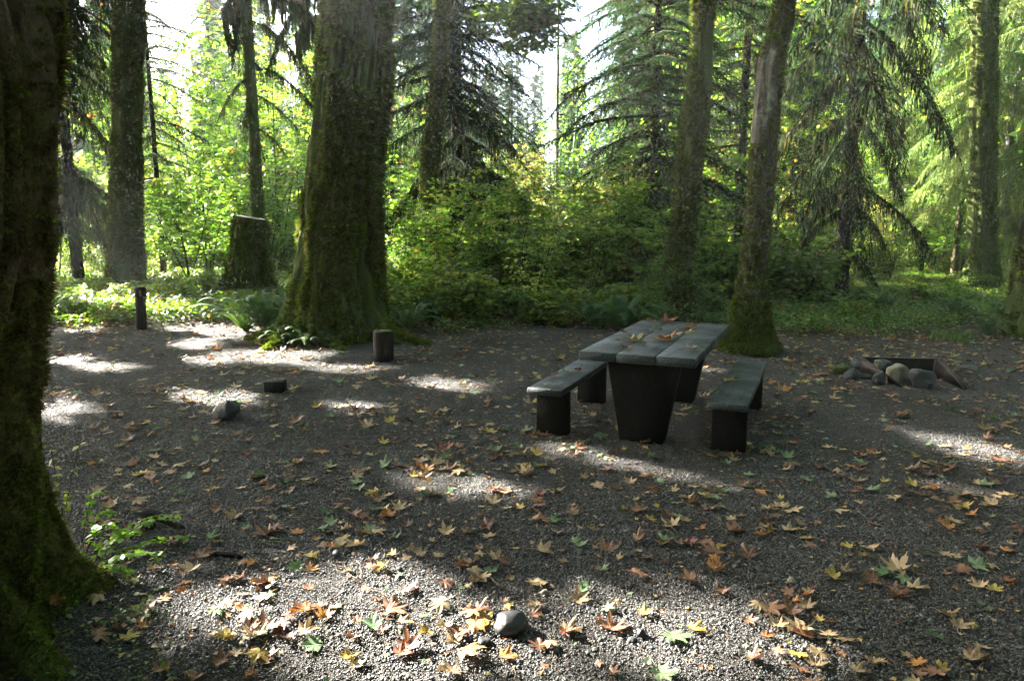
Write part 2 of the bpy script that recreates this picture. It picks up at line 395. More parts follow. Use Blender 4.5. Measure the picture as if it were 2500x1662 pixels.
# ------------------------------------------------------------------ ground
def edge_y(x):
    """how far back the gravel reaches"""
    return 12.2+.5*math.sin(x*.9)+.35*math.sin(x*2.3+1) - max(0, (x-1.5))*.22
def gz(x, y):
    o = max(0.0, min(1.0, (y-edge_y(x))/3.0)) if y > 5 else 0
    l = max(0.0, min(1.0, (-x-6.5)/3))
    o = max(o, l)
    return .012*fbm(x*.7, y*.7, 3, 2) + o*(.12*fbm(x*.35, y*.35, 1, 3)+.06)
def build_ground():
    def axis(lo, hi, step, far):
        a = list(np.arange(lo, hi, step)); v, s_ = hi, step
        while v < far: a.append(v); s_ *= 1.35; v += s_
        v, s_ = lo, step
        while v > -far: s_ *= 1.35; v -= s_; a.insert(0, v)
        return np.array(a)
    X = axis(-9, 11, .16, 420); Y = axis(1, 18, .16, 420)
    V = []; gr = []
    for y in Y:
        for x in X:
            V.append((x, y, gz(x, y)-.006))
            q = 1-max(0, min(1, (y-edge_y(x)+.2)/.8)); q *= 1-max(0, min(1, (abs(x)-7)/2)); gr.append(q if y > -3 else 0)
    nx = len(X); F = [(j*nx+i, j*nx+i+1, (j+1)*nx+i+1, (j+1)*nx+i) for j in range(len(Y)-1) for i in range(nx-1)]
    g = Geo(); g.add(V, F, .5); me = g.mesh('ground', M['ground'], True)
    a = me.attributes.new('gravel', 'FLOAT', 'POINT'); a.data.foreach_set('value', np.array(gr, np.float32))
    link('ground', me, None, 'structure')
build_ground()

# sunlit flecks seen on the gravel: (px, py, half width, half height, tilt) in the photograph
FLECKS = [(480, 842, 46, 10, 0), (515, 880, 55, 8, 0), (622, 862, 50, 6, 0), (755, 866, 62, 8, 0), (690, 880, 60, 7, 0), (860, 902, 80, 9, 0),
          (170, 882, 60, 7, 0), (270, 900, 60, 5, 0), (545, 972, 115, 15, 4), (150, 1000, 45, 36, 0), (1095, 940, 70, 10, 5), (1150, 880, 55, 6, 3),
          (885, 992, 45, 6, 0), (585, 812, 80, 14, 0), (215, 808, 36, 6, 0), (1745, 898, 40, 7, 0), (1470, 1106, 90, 13, 9), (1640, 1144, 150, 14, 11),
          (1180, 1195, 170, 15, 8), (2190, 1052, 40, 14, 8), (2330, 1086, 150, 18, 11), (2330, 1195, 140, 14, 8), (480, 1500, 180, 50, 25), (700, 1585, 250, 90, 8),
          (880, 1490, 210, 60, 4), (960, 1615, 200, 60, 0), (830, 1405, 150, 16, 0), (1560, 1610, 100, 18, 5), (1840, 1590, 230, 40, 8), (1740, 1500, 110, 18, 10), (1500, 1500, 70, 8, 10),
          (430, 780, 60, 12, 0), (560, 745, 45, 14, 0), (300, 770, 70, 10, 0), (480, 800, 70, 8, 0)]
def fleck_world():
    out = []
    for px, py, hx, hy, tl in FLECKS:
        c = G(px, py); t = math.radians(tl)
        a = G(px+hx*math.cos(t), py+hx*math.sin(t))-c; b = (G(px, py-hy)-G(px, py+hy))*.5
        A = np.array([[a.x, b.x], [a.y, b.y]]); out.append((np.array([c.x, c.y]), np.linalg.inv(A), min(a.length, b.length)))
    return out
FW = fleck_world()
def in_fleck(x, y, rad):
    if y < 3.6 and x < 0 and x*.588+y*.809 < 1.30: return False      # no gaps here: crown leaves widen the closest trunk's shadow
    for c, Ai, _ in FW:
        d = np.array([x, y])-c; n = math.hypot(*d)
        if n < 1e-6: return True
        q = Ai@(d*max(0, n-rad)/n)
        if q[0]**2+q[1]**2 < 1: return True
    return False

def shades(p, rad):
    q = Vector(p)-SD*(p[2]/SD.z)
    return in_fleck(q.x, q.y, rad)

# ------------------------------------------------------------------ gravel: real pebbles in small tiles
def pebble_tile(seed, n=1300, S=.3):
    r_ = random.Random(seed); g = Geo()
    ph = (1+5**.5)/2
    ico = np.array([(-1, ph, 0), (1, ph, 0), (-1, -ph, 0), (1, -ph, 0), (0, -1, ph), (0, 1, ph), (0, -1, -ph), (0, 1, -ph), (ph, 0, -1), (ph, 0, 1), (-ph, 0, -1), (-ph, 0, 1)], float)/math.sqrt(1+ph*ph)
    IF = [(0, 11, 5), (0, 5, 1), (0, 1, 7), (0, 7, 10), (0, 10, 11), (1, 5, 9), (5, 11, 4), (11, 10, 2), (10, 7, 6), (7, 1, 8), (3, 9, 4), (3, 4, 2), (3, 2, 6), (3, 6, 8), (3, 8, 9), (4, 9, 5), (2, 4, 11), (6, 2, 10), (8, 6, 7), (9, 8, 1)]
    for i in range(n):
        r = .0021+.003*r_.random()**1.7 + (r_.uniform(.002, .007) if r_.random() < .03 else 0)
        A = np.array(Euler((r_.gauss(0, .35), r_.gauss(0, .35), r_.uniform(0, 6.3))).to_matrix())
        V = ico*np.array([1.25, .9, .62])*r*(1+.12*np.array([r_.uniform(-1, 1) for _ in range(12)])[:, None])
        V = V@A.T+np.array([r_.uniform(-S/2, S/2), r_.uniform(-S/2, S/2), r_.uniform(-.002, .004)])
        g.add(V, IF, min(1, max(0, r_.gauss(.45, .22))) if r_.random() > .03 else r_.uniform(.9, 1))
    return g.mesh('pebble_tile', M['pebble'], True)
def build_gravel():
    tiles = [pebble_tile(i) for i in range(4)]
    P, R, S, I = [], [], [], []
    for y in np.arange(1.9, 13.4, .29):
        for x in np.arange(-8.2, 9.5, .29):
            if abs(x) > y*.8+.9: continue
            d = y-edge_y(x)+.55*fbm(x*1.1, y*1.1, 0, 3)
            if x > 1.5: d += min(3.2, (x-1.5)*1.5)*max(0, min(1, (y-6.5)/2))
            if d > 0: continue
            P.append((x+U(-.02, .02), y+U(-.02, .02), gz(x, y)+U(-.002, .003)-(.004 if d > -.8 else 0))); R.append((0, 0, rnd.randrange(4)*PI/2+U(-.1, .1))); S.append(U(.98, 1.1)); I.append(rnd.randrange(4))
    scatter('gravel', P, R, S, I, tiles, 'pebbles')
build_gravel()

# ------------------------------------------------------------------ trunks
def interp(samples, z):
    s = samples
    if z <= s[0][2]: return s[0][0], s[0][1], s[0][3]
    for a, b in zip(s, s[1:]):
        if z <= b[2]:
            t = (z-a[2])/(b[2]-a[2]); t = t*t*(3-2*t)*.5+t*.5
            return a[0]+(b[0]-a[0])*t, a[1]+(b[1]-a[1])*t, a[3]+(b[3]-a[3])*t
    return s[-1][0], s[-1][1], s[-1][3]
def px_trunk(rows, Y, top, topr, lean=(0, 0)):
    """rows: (py, px_left, px_right) -> samples (x, y, z, r) at depth Y, then on up to the crown"""
    out = []
    for py, l, r in rows:
        a = at(l, py, Y); b = at(r, py, Y); out.append([(a.x+b.x)/2, Y, a.z, (b.x-a.x)/2])
    out.sort(key=lambda q: q[2])
    l = out[-1]
    if top > l[2]: out.append([l[0]+lean[0], Y+lean[1], top, topr])
    if out[0][2] > -.1: out.insert(0, [out[0][0], Y, -.15, out[0][3]])
    return out
def trunk_geo(samples, seg=48, dz=.1, amp=.06, fz=.35, fa=1.6, lump=.05, lobes=(), flute=0.0, nf=5, zmax_fine=9.0, seed=0, ztop=None, grooves=()):
    """lobes: (angle, width, reach, height)"""
    z0, z1 = samples[0][2], ztop if ztop is not None else samples[-1][2]; zs = []; z = z0
    while z < z1: zs.append(z); z += dz if z < zmax_fine else .8
    zs.append(z1)
    V = []
    for z in zs:
        x, y, r = interp(samples, z)
        for j in range(seg):
            a = 2*PI*j/seg; ca, sa = math.cos(a), math.sin(a)
            rr = r
            for la, lw, re, lh in lobes:
                d = (a-la+PI) % (2*PI)-PI
                rr += re*math.exp(-(d/lw)**2)*math.exp(-max(0, z)/lh)
            for ga, gw, gd in grooves:
                d = (a-ga-.1*math.sin(z*1.3)+PI) % (2*PI)-PI; rr -= gd*math.exp(-(d/gw)**2)
            n1 = mn.fractal(Vector((ca*fa*2+seed, sa*fa*2, z*fz*2)), .9, 2.0, nf)
            n2 = mn.noise(Vector((ca*1.3+seed, sa*1.3, z*.9)))
            rd = abs(mn.noise(Vector((ca*fa*1.7+seed+5, sa*fa*1.7, z*fz*.6))))
            rr += r*(amp*n1+lump*n2+.35*amp*mn.noise(Vector((x*9+ca*r*16, sa*r*16, z*7)))) - flute*r*max(0, .22-rd)*4
            V.append((x+ca*rr, y+sa*rr, z))
    n = len(zs)
    F = [(i*seg+j, i*seg+(j+1) % seg, (i+1)*seg+(j+1) % seg, (i+1)*seg+j) for i in range(n-1) for j in range(seg)]
    F.append(tuple((n-1)*seg+j for j in range(seg)))
    g = Geo(); g.add(V, F, .5); return g, np.array(V).reshape(n, seg, 3)

def tuft_mesh(n, seed, mat, L=1.0, hang=.3):
    r_ = random.Random(seed); g = Geo()
    for i in range(n):
        a = r_.uniform(0, 6.3); sp = r_.uniform(.2, 1.1); l = L*r_.uniform(.5, 1.1)
        d = Vector((math.cos(a)*math.sin(sp), math.sin(a)*math.sin(sp), math.cos(sp)))
        s_ = d.cross(Vector((r_.uniform(-1, 1), r_.uniform(-1, 1), .3))).normalized()*.09*L
        b = Vector((math.cos(a), math.sin(a), 0))*.25*L*r_.random()
        m_ = b+d*l*.55+s_*.4; e = b+d*l+Vector((0, 0, 0))
        g.add([tuple(b-s_), tuple(b+s_), tuple(m_+s_*.7), tuple(e), tuple(m_-s_*.9)], [(0, 1, 2, 4), (4, 2, 3)], r_.uniform(0, 1))
    return g.mesh('moss_tuft', mat)
TUFT = [tuft_mesh(16, i, M['tuft']) for i in range(3)]+[tuft_mesh(16, 9+i, M['tuft_brown']) for i in range(3)]
def moss_on(name, A, count, size, parent, zlo=0, zhi=8, brown=.3, thr=-.05, front=True, down=.5):
    """sit tufts on a trunk's surface grid"""
    n, seg, _ = A.shape; P, R, S, I = [], [], [], []
    ctr = A.mean(axis=1); tries = 0
    rows = [i for i in range(n-1) if zlo <= A[i, 0, 2] <= zhi]
    if not rows: return
    while len(P) < count and tries < count*6:
        tries += 1
        i = rnd.choice(rows); j = rnd.randrange(seg); u, v = rnd.random(), rnd.random()
        p = A[i, j]*(1-u)*(1-v)+A[i, (j+1) % seg]*u*(1-v)+A[i+1, j]*(1-u)*v+A[i+1, (j+1) % seg]*u*v
        nx = Vector(A[i, (j+1) % seg]-A[i, j]).cross(Vector(A[i+1, j]-A[i, j]))
        if nx.length < 1e-9: continue
        nx.normalize()
        if front and nx.y > .55: continue
        if fbm(p[0]*1.6, p[1]*1.6, p[2]*.8, 3) < thr: continue
        d = (nx+Vector((0, 0, -down))).normalized()
        q = d.to_track_quat('Z', 'Y').to_euler()
        P.append(tuple(Vector(p)-nx*size*.2)); R.append(tuple(q)); S.append(size*U(.6, 1.3)); I.append((3 if rnd.random() < brown else 0)+rnd.randrange(3))
    scatter(name, P, R, S, I, TUFT, 'tufts', parent)

# the near left trunk: a fluted double stem close to the camera
def near_tree():
    t = thing('mossy_maple_tree', 'huge mossy fluted trunk closest to the camera, cut by the left edge of the frame', 'tree', (-2.48, 2.62, 0))
    rows = [(p, r-740, r-82) for p, r in ((0, 172), (200, 170), (350, 158), (560, 152), (700, 138), (900, 118), (1050, 110), (1200, 116), (1330, 140), (1430, 170), (1560, 215), (1620, 235))]
    sm = px_trunk(rows, 2.62, 16, .4, (-.5, .5))
    g, A = trunk_geo(sm, 220, .022, .05, .5, 2.6, .03, [(-.35, .35, .16, .22), (-1.2, .3, .2, .22), (-2.0, .3, .2, .2), (.9, .4, .2, .2)], .5, 6, 5.0, 3, None, [(.1, .11, .2), (-.55, .1, .12), (.42, .06, .05)])
    part('trunk', g, M['bark_near'], t, True)
    moss_on('moss', A, 26000, .034, t, -.05, 3.6, .75, -.2)
    moss_on('base_moss', A, 9000, .03, t, -.05, .75, .05, -.5)
    return t, sm
NEAR, near_s = near_tree()

def big_tree():
    t = thing('mossy_maple_tree', 'thickest trunk in mid picture, shaggy with moss and flaring into roots', 'tree', (*G(815, 825).xy, 0))
    rows = [(0, 790, 957), (130, 782, 950), (260, 770, 944), (400, 755, 936), (500, 745, 930), (600, 735, 930), (680, 722, 932), (760, 712, 938), (820, 706, 944)]
    sm = px_trunk(rows, 11.2, 24, .35, (.6, .8))
    g, A = trunk_geo(sm, 190, .05, .085, .75, 2.4, .07, [(3.3, .3, .5, .32), (3.75, .22, .5, .2), (-.25, .22, .78, .24), (-1.2, .3, .2, .25), (-1.9, .25, .22, .2), (1.4, .5, .4, .3), (2.7, .3, .25, .6)], .28, 6, 8.5, 11)
    part('trunk', g, M['bark_big'], t, True)
    moss_on('moss', A, 26000, .09, t, -.05, 6.2, .3, -.3, True, 1.3)
    moss_on('root_moss', A, 3500, .06, t, -.05, .9, 0, -.6)
    for pts, r in (([(700, 700, 10.9, .2), (668, 775, 10.7, .1), (640, 808, 10.8, .02), (612, 822, 11.0, -.03)], .17), ([(690, 0, 10.5, .14), (672, 0, 10.2, .04), (655, 0, 10.0, -.03)], .11),
                   ([(935, 0, 10.9, .2), (965, 0, 10.6, .09), (1000, 0, 10.5, .02), (1045, 0, 10.45, -.04)], .15), ([(800, 0, 10.6, .12), (815, 0, 10.25, .03), (835, 0, 10.0, -.04)], .11)):
        P = [Vector(((p[0]-1250)/FPX*(p[2]*CP+CH*SP), p[2], p[3])) for p in pts]
        gr = Geo(); k = len(P)-1; Q = []
        for i in range(k*5+1):
            u = i/5; a = int(min(u, k-1)); Q.append(P[a].lerp(P[a+1], u-a)+Vector((.02*math.sin(i*1.3), 0, .012*math.sin(i*1.9))))
        gr.tube(Q, [r*(1-.72*i/(k*5)) for i in range(k*5+1)], 12, .5); part('root', gr, M['bark_moss'], t, True)
        Pm = [tuple(q+Vector((U(-.5, .5)*r, -U(0, .5)*r, r*U(.3, .8)*(1-.6*i/len(Q))))) for i, q in enumerate(Q) for _ in range(26)]
        scatter('root_moss', Pm, [(U(.1, .9), U(-.4, .4), U(-.5, .5)) for _ in Pm], [.06*U(.5, 1.3) for _ in Pm], [rnd.randrange(3) for _ in Pm], TUFT, 'tufts', t)
    return t, sm
BIG, big_s = big_tree()

def simple_tree(label, rows, Y, top, topr, mat, lobes, n_moss, msize, brown, lean=(0, 0), seed=0, lump=.12, amp=.09, seg=40, name='mossy_maple_tree', cat='tree', dz=.08):
    sm = px_trunk(rows, Y, top, topr, lean)
    t = thing(name, label, cat, (sm[0][0], Y, 0))
    g, A = trunk_geo(sm, seg, dz, amp, .6, 1.6, lump, lobes, .25, 5, 9, seed)
    part('trunk', g, mat, t, True)
    if n_moss: moss_on('moss', A, int(n_moss*1.8), msize, t, -.1, min(8, CH+Y*.36), brown, -.32)
    return t, sm
TA, a_s = simple_tree('upright mossy trunk left of the stump, behind the marker post', [(0, 283, 352), (160, 280, 346), (200, 278, 348), (330, 278, 342), (480, 273, 345), (600, 270, 345), (690, 266, 350)], 19.5, 22, .3, M['bark_moss'], [(3.4, .5, .35, .4), (-.3, .5, .4, .4)], 2600, .09, .4, (.3, .5), 1, .05)
TC, c_s = simple_tree('crooked mossy trunk with a burl, backed by a drooping conifer', [(0, 1062, 1096), (140, 1058, 1092), (250, 1052, 1086), (300, 1040, 1080), (370, 1030, 1072), (430, 1030, 1070), (470, 1026, 1084), (520, 1030, 1090), (560, 1046, 1088), (650, 1056, 1104), (720, 1054, 1112)], 16.5, 18, .15, M['bark_moss'], [(-.3, .5, .2, .3), (3.2, .5, .15, .3)], 2200, .09, .3, (.6, 0), 2, .1)
TD, d_s = simple_tree('curved mossy trunk rising behind the far end of the picnic table', [(0, 1690, 1743), (120, 1688, 1741), (220, 1676, 1740), (300, 1664, 1728), (400, 1656, 1714), (480, 1650, 1706), (600, 1634, 1692), (700, 1618, 1682), (780, 1600, 1690)], 13.4, 18, .15, M['bark_moss'], [(-.3, .4, .12, .3), (3.2, .5, .2, .3), (-1.4, .4, .15, .2)], 2600, .075, .25, (.8, .5), 3, .07)
TE, e_s = simple_tree('patchy pale and mossy trunk just right of the picnic table', [(0, 1893, 1938), (60, 1880, 1934), (160, 1848, 1912), (250, 1842, 1902), (325, 1836, 1894), (380, 1836, 1890), (480, 1828, 1884), (560, 1820, 1878), (650, 1810, 1870), (740, 1796, 1868), (800, 1784, 1870), (850, 1778, 1880)], 9.9, 15, .12, M['bark_pale'], [(3.6, .4, .14, .22), (-.3, .35, .1, .2), (-1.6, .5, .12, .2)], 3000, .055, .35, (.8, .3), 4, .1, .12)
TG, g_s = simple_tree('dark thick trunk near the right edge against bright foliage', [(0, 2376, 2434), (200, 2374, 2434), (400, 2370, 2428), (600, 2366, 2430), (640, 2362, 2434), (700, 2350, 2440)], 19.0, 22, .35, M['bark_moss'], [(3.4, .45, .45, .35), (-.2, .45, .4, .35)], 1200, .07, .1, (.2, 0), 5, .04)

# more moss at the foot of the pale trunk
def foot_moss(tree, sm, Y, n, size):
    P, R, S, I = [], [], [], []
    for k in range(n):
        z = .02+abs(rnd.gauss(0, .35)); x, y, r = interp(sm, z); a = U(-PI, .3) if rnd.random() < .85 else U(0, PI)
        rr = r*1.05+.12*math.exp(-z/.2)*(1+.4*math.sin(a*3))
        P.append((x+rr*math.cos(a), y+rr*math.sin(a), z)); R.append((U(.6, 1.3), 0, a+PI/2)); S.append(size*U(.6, 1.4)); I.append(rnd.randrange(3))
    scatter('foot_moss', P, R, S, I, TUFT, 'tufts', tree)
foot_moss(TE, e_s, 9.9, 1600, .07); foot_moss(TD, d_s, 13.4, 600, .08)

# the cut stump
def stump():
    sm = px_trunk([(532, 572, 654), (600, 570, 655), (660, 560, 658), (700, 548, 668)], 17.5, 0, .4)
    t = thing('stump', 'tall mossy cut stump with pale flat top left of the thickest trunk', 'stump', (sm[0][0], 17.5, 0))
    zt = sm[-1][2]
    g, A = trunk_geo(sm, 72, .05, .06, .5, 2, .04, [(3.5, .5, .35, .4), (-.2, .4, .2, .4), (-1.5, .4, .2, .3)], .3, 5, 9, 21, zt)
    # tilt the cut plane
    V = g.V[0]; c = V[-72:].mean(axis=0)
    for i in range(len(V)):
        k = max(0, (V[i, 2]-(zt-.5))/.5); V[i, 2] -= k*(V[i, 0]-c[0])*.16
    part('trunk', g, M['bark_moss'], t, True)
    ring = V[-72:]; gg = Geo()
    pts = [(c[0], c[1], c[2]+.012)]+[tuple(c+(p-c)*.97+np.array([0, 0, .012])) for p in ring]+[tuple(c+(p-c)*1.0+np.array([0, 0, -.01])) for p in ring]
    gg.add(pts, [(0, 1+j, 1+(j+1) % 72) for j in range(72)]+[(1+j, 73+j, 73+(j+1) % 72, 1+(j+1) % 72) for j in range(72)], .5)
    part('cut_face', gg, M['cutwood'], t)
    moss_on('moss', A, 2200, .09, t, 0, zt-.1, .2, -.4)
stump()

# ------------------------------------------------------------------ picnic table and benches
def place(o, x, y, yaw): o.location = (x, y, 0); o.rotation_euler = (0, 0, math.radians(yaw))
def slab_leg(c, wt, wb, th, h, mossy=False):
    g = Geo(); g.box((c[0], c[1], h/2-.04), (wt, th, h+.08), .5, .008, 0, wb/wt); return g
def local_part(name, g, mat, parent, smooth=False):
    o = link(name, g.mesh(name, mat, smooth), parent); return o
def picnic():
    t = thing('picnic_table', 'heavy grey plank picnic table with dark tapered slab supports', 'picnic table')
    W, L, H, T = .903, 2.153, .76, .072
    pw = (W-.01)/3
    for i in range(3):
        g = Geo(); g.box((0, 0, 0), (pw, L, T), .5, .005)
        o = local_part('plank', g, M['plank'], t); o.location = ((i-1)*(pw+.005), U(-.006, .006), H-T/2)
    for y in (-L/2+.33, L/2-.33):
        g = Geo(); g.box((0, 0, (H-T)/2-.03), (.6, .16, H-T+.06), .5, .012, 0, .56)
        o = local_part('leg', g, M['leg'], t); o.location = (0, y, -.004)
    g = Geo(); g.box((0, 0, 0), (.09, L-.9, .1)); o = local_part('brace', g, M['leg'], t); o.location = (0, 0, H-T-.055)
    place(t, 1.375, 6.238, -23.5)
    for (x, y, yaw, wd, L_, lab) in ((.578, 6.30, -22.5, .30, 1.66, 'single plank grey bench on the left side of the picnic table'), (1.998, 5.942, -24.0, .288, 1.947, 'single plank grey bench on the right side of the picnic table')):
        b = thing('bench', lab, 'bench', group='benches beside the picnic table')
        g = Geo(); g.box((0, 0, 0), (wd, L_, .056), .5, .008); o = local_part('seat', g, M['plank'], b); o.location = (0, 0, .427-.028)
        for yy in (-L_/2+.24, L_/2-.24):
            g = Geo(); g.box((0, 0, .37/2-.03), (wd-.035, .12, .37+.06), .5, .008, 0, 1.03); o = local_part('leg', g, M['leg'], b); o.location = (0, yy, -.003)
        place(b, x, y, yaw)
picnic()

# ------------------------------------------------------------------ rocks
def rock_mesh(seed, facets=.25, sub=3, mat='rock_dark', flat=1.0, smooth=True):
    import bmesh
    bm = bmesh.new(); bmesh.ops.create_icosphere(bm, subdivisions=sub, radius=1)
    r_ = random.Random(seed); planes = [(Vector((r_.gauss(0, 1), r_.gauss(0, 1), r_.gauss(0, .8))).normalized(), r_.uniform(.42, .8)) for _ in range(13)]
    for v in bm.verts:
        p = v.co.copy()
        if facets:
            for n, d in planes:
                k = p.dot(n)
                if k > d: p -= n*(k-d)*min(1, facets*3)
        p *= 1+.3*mn.noise(p*.9+Vector((seed*3.1, 0, 0)))+.12*mn.fractal(p*1.6+Vector((seed, 0, 0)), 1, 2, 3)
        p.z *= flat; v.co = p
    me = bpy.data.meshes.new('rock'); bm.to_mesh(me); bm.free()
    if smooth: me.polygons.foreach_set('use_smooth', np.ones(len(me.polygons), bool))
    me.materials.append(M[mat]); return me
ROCKS = []
def rock(px, py, wpx, hpx, label, seed, mat='rock_dark', facets=.3, z=0.0, rz=None, group=None, depth=1.0, name='rock', cat='rock'):
    """px, py: middle of the stone's foot"""
    p = G(px, py, z); k = pix(p)[2]/FPX
    sx, sz = wpx*k/2/.85, hpx*k/2/.85
    p.y += sx*depth*.6; p.z = z+sz*.55
    if z == 0: ROCKS.append((p.copy(), sx*1.1+.02))
    sz *= 1.1
    return solo(name, rock_mesh(seed, facets, 4 if wpx > 24 else 2, mat), label, cat, p, (0, U(-.1, .1), U(0, 6) if rz is None else rz), (sx, sx*depth, sz), group)
FR = 'stones of the fire ring'
rock(2202, 938, 56, 52, 'largest pale buff boulder in front of the fire ring', 1, 'rock_pale', .25, 0, .3, FR)
rock(2262, 950, 62, 50, 'big dark boulder at the right front corner of the fire ring', 2, 'rock_dark', .35, 0, .2, FR)
rock(2151, 941, 38, 36, 'dark wedge shaped stone left of the pale boulder', 3, 'rock_dark', .35, 0, 1.0, FR)
rock(2148, 912, 76, 34, 'long dark stone lying behind the wedge shaped stone', 4, 'rock_dark', .3, .05, .1, FR, .6)
rock(2146, 893, 20, 19, 'small whitish stone sitting on top of the long dark stone', 5, 'rock_pale', .3, .18, 1.2, FR)
rock(2110, 900, 46, 30, 'brownish dark stone at the back left of the fire ring', 6, 'rock_dark', .3, .04, .7, FR)
rock(2084, 927, 42, 28, 'low dark stone at the left front of the fire ring', 7, 'rock_dark', .3, 0, .4, FR)
rock(2119, 926, 30, 16, 'flat little stone between the low dark and wedge shaped stones', 8, 'rock_dark', .3, 0, .4, FR)
rock(2234, 928, 26, 26, 'small dark stone tucked behind the pale and the big dark boulder', 9, 'rock_dark', .3, .03, .4, FR)
rm = rock(2056, 918, 48, 30, 'moss covered stone at the far left of the fire ring', 10, 'rock_moss', .2, 0, .4, FR)
rock(1246, 1552, 84, 50, 'round dark cobble in the sunlit gravel in front', 11, 'rock_round', .1, 0, .5, None, .9)
rock(550, 1030, 62, 56, 'angular dark rock on gravel in front of the square block', 41, 'rock_dark', .22, 0, .9, None)
for i, (px, py, wx, hx, lab, mt) in enumerate([(1178, 1578, 36, 20, 'smooth grey pebble left in front of the round cobble', 'rock_round'), (820, 1362, 22, 20, 'small grey stone at the edge of the front sun patch', 'rock_dark'),
        (1936, 1426, 26, 14, 'pale oval stone on dark gravel right of middle', 'rock_pale'), (1567, 1556, 26, 22, 'small dark stone in the sunlit gravel right of the round cobble', 'rock_round'),
        (1545, 1572, 26, 14, 'tiny grey stone beside the small dark stone', 'rock_dark'), (1127, 855, 26, 9, 'dark flat stone on gravel right of the short log post', 'rock_dark'), (2086, 940, 6, 5, 'tiny white stone in front of the fire ring', 'rock_pale'),
        (2370, 905, 60, 10, 'dark flat stone on soil right of the fire ring', 'rock_dark'), (975, 1395, 20, 14, 'grey stone near yellow leaf in the front gravel', 'rock_dark'), (1330, 1450, 20, 10, 'flat pale stone above the round cobble', 'rock_pale')]):
    rock(px, py, wx, hx, lab, 30+i, mt, .15, 0, None, None, .8, 'stone', 'stone')

# the steel fire ring: back plate with folded rim and sloping side plates
def fire_ring():
    bl, br = Vector((4.2, 8.22, 0)), Vector((5.0, 8.12, 0)); h = .2
    t = thing('fire_ring', 'low rusty steel three sided fire ring behind the stones', 'fire ring', (4.8, 8.2, 0))
    def plate(P, th, n):
        n = Vector(n)*th; g = Geo(); k = len(P)
        V = [tuple(Vector(p)) for p in P]+[tuple(Vector(p)+n) for p in P]
        g.add(V, [tuple(range(k)), tuple(range(2*k-1, k-1, -1))]+[(i, i+k, (i+1) % k+k, (i+1) % k) for i in range(k)], .5); return g
    part('back_plate', plate([bl, br, br+Vector((0, 0, h)), bl+Vector((-.02, 0, h))], .008, (0, 1, 0)), M['metal'], t)
    part('rim', plate([bl+Vector((-.03, -.02, h+.001)), br+Vector((.03, -.02, h+.001)), br+Vector((.03, .03, h+.001)), bl+Vector((-.03, .03, h+.001))], .012, (0, 0, 1)), M['metal'], t)
    for q, s_ in ((br, 1), (bl, -1)):
        e = q+Vector((-.1 if s_ > 0 else .1, -.75, 0))
        part('side_plate', plate([q+Vector((0, -.01, -.02)), e+Vector((0, 0, -.02)), e+Vector((0, 0, .02)), q+Vector((.02*s_, -.12, h)), q+Vector((.02*s_, -.01, h))], .01, (s_, 0, 0)), M['metal'], t)
        g = Geo(); g.tube([q+Vector((.03*s_, -.01, h+.005)), q+Vector((.03*s_, -.13, h+.005)), e+Vector((.02*s_, 0, .02))], [.014, .014, .012], 4, .5)
        part('side_rail', g, M['metal'], t)
fire_ring()

# ------------------------------------------------------------------ posts
def posts():
    b = G(350, 804); t = thing('marker_post', 'dark round marker post with a notched cap at the far left', 'post', (b.x, b.y, 0))
    g = Geo(); R0 = .085
    g.tube([(b.x-.035, b.y, -.05), (b.x-.02, b.y, .3), (b.x-.01, b.y, .58)], [R0, R0*1.0, R0*.98], 16, .5); part('post', g, M['post'], t, True)
    g = Geo(); g.tube([(b.x, b.y, .575), (b.x, b.y, .585), (b.x, b.y, .72), (b.x, b.y, .745)], [R0*.95, R0*1.1, R0*1.12, R0*.9], 16, .5); part('cap', g, M['post'], t)
    g = Geo(); g.box((b.x+.045, b.y-.088, .645), (.03, .03, .11), .5, .004); part('notch', g, M['chip'], t)
    b = G(932, 884); t = thing('log_post', 'short round log post on gravel in front of the thickest trunk', 'post', (b.x, b.y+.12, 0))
    g = Geo(); zs = [-.05, .1, .3, .375, .395]; rr = [.135, .132, .135, .135, .12]
    g.tube([(b.x+.004*i, b.y+.12, z) for i, z in enumerate(zs)], rr, 28, .5); part('log', g, M['post'], t, True)
    g = Geo(); g.tube([(b.x+.016, b.y+.12, .396), (b.x+.016, b.y+.12, .404)], [.118, .112], 28, .5); part('cut_top', g, M['rock_moss'], t)
    b = G(667, 961); g = Geo(); g.box((0, 0, .05), (.2, .16, .15), .5, .006)
    solo('wood_block', g.mesh('wood_block', M['post']), 'small square wooden block stub standing on the gravel', 'block', (b.x, b.y+.08, 0), (0, 0, .06))
    # charred wood lying by the near trunk
    b = G(372, 1300); g = Geo()
    V = []; n = 9
    for i in range(n):
        t_ = i/(n-1); c = Vector((-.11+.25*t_, .1-.02*t_, .07-.06*t_+.01*math.sin(5*t_))); r = .032-.018*t_
        for j in range(8):
            a = 2*PI*j/8; q = 1+.25*mn.noise(Vector((i*.9, j*1.3, 3))); V.append((c.x, c.y+r*q*math.cos(a)*1.3, c.z+r*q*math.sin(a)))
    F = [(i*8+j, i*8+(j+1) % 8, (i+1)*8+(j+1) % 8, (i+1)*8+j) for i in range(n-1) for j in range(8)]+[tuple(range(8))[::-1], tuple(range((n-1)*8, n*8))]
    g.add(V, F); g.box((-.08, .05, .02), (.1, .06, .08), .5, .01, .3)
    solo('charred_log', g.mesh('charred_log', M['char']), 'charred broken piece of wood lying right of the closest trunk', 'wood', (b.x, b.y, 0), (0, 0, -.15))
posts()

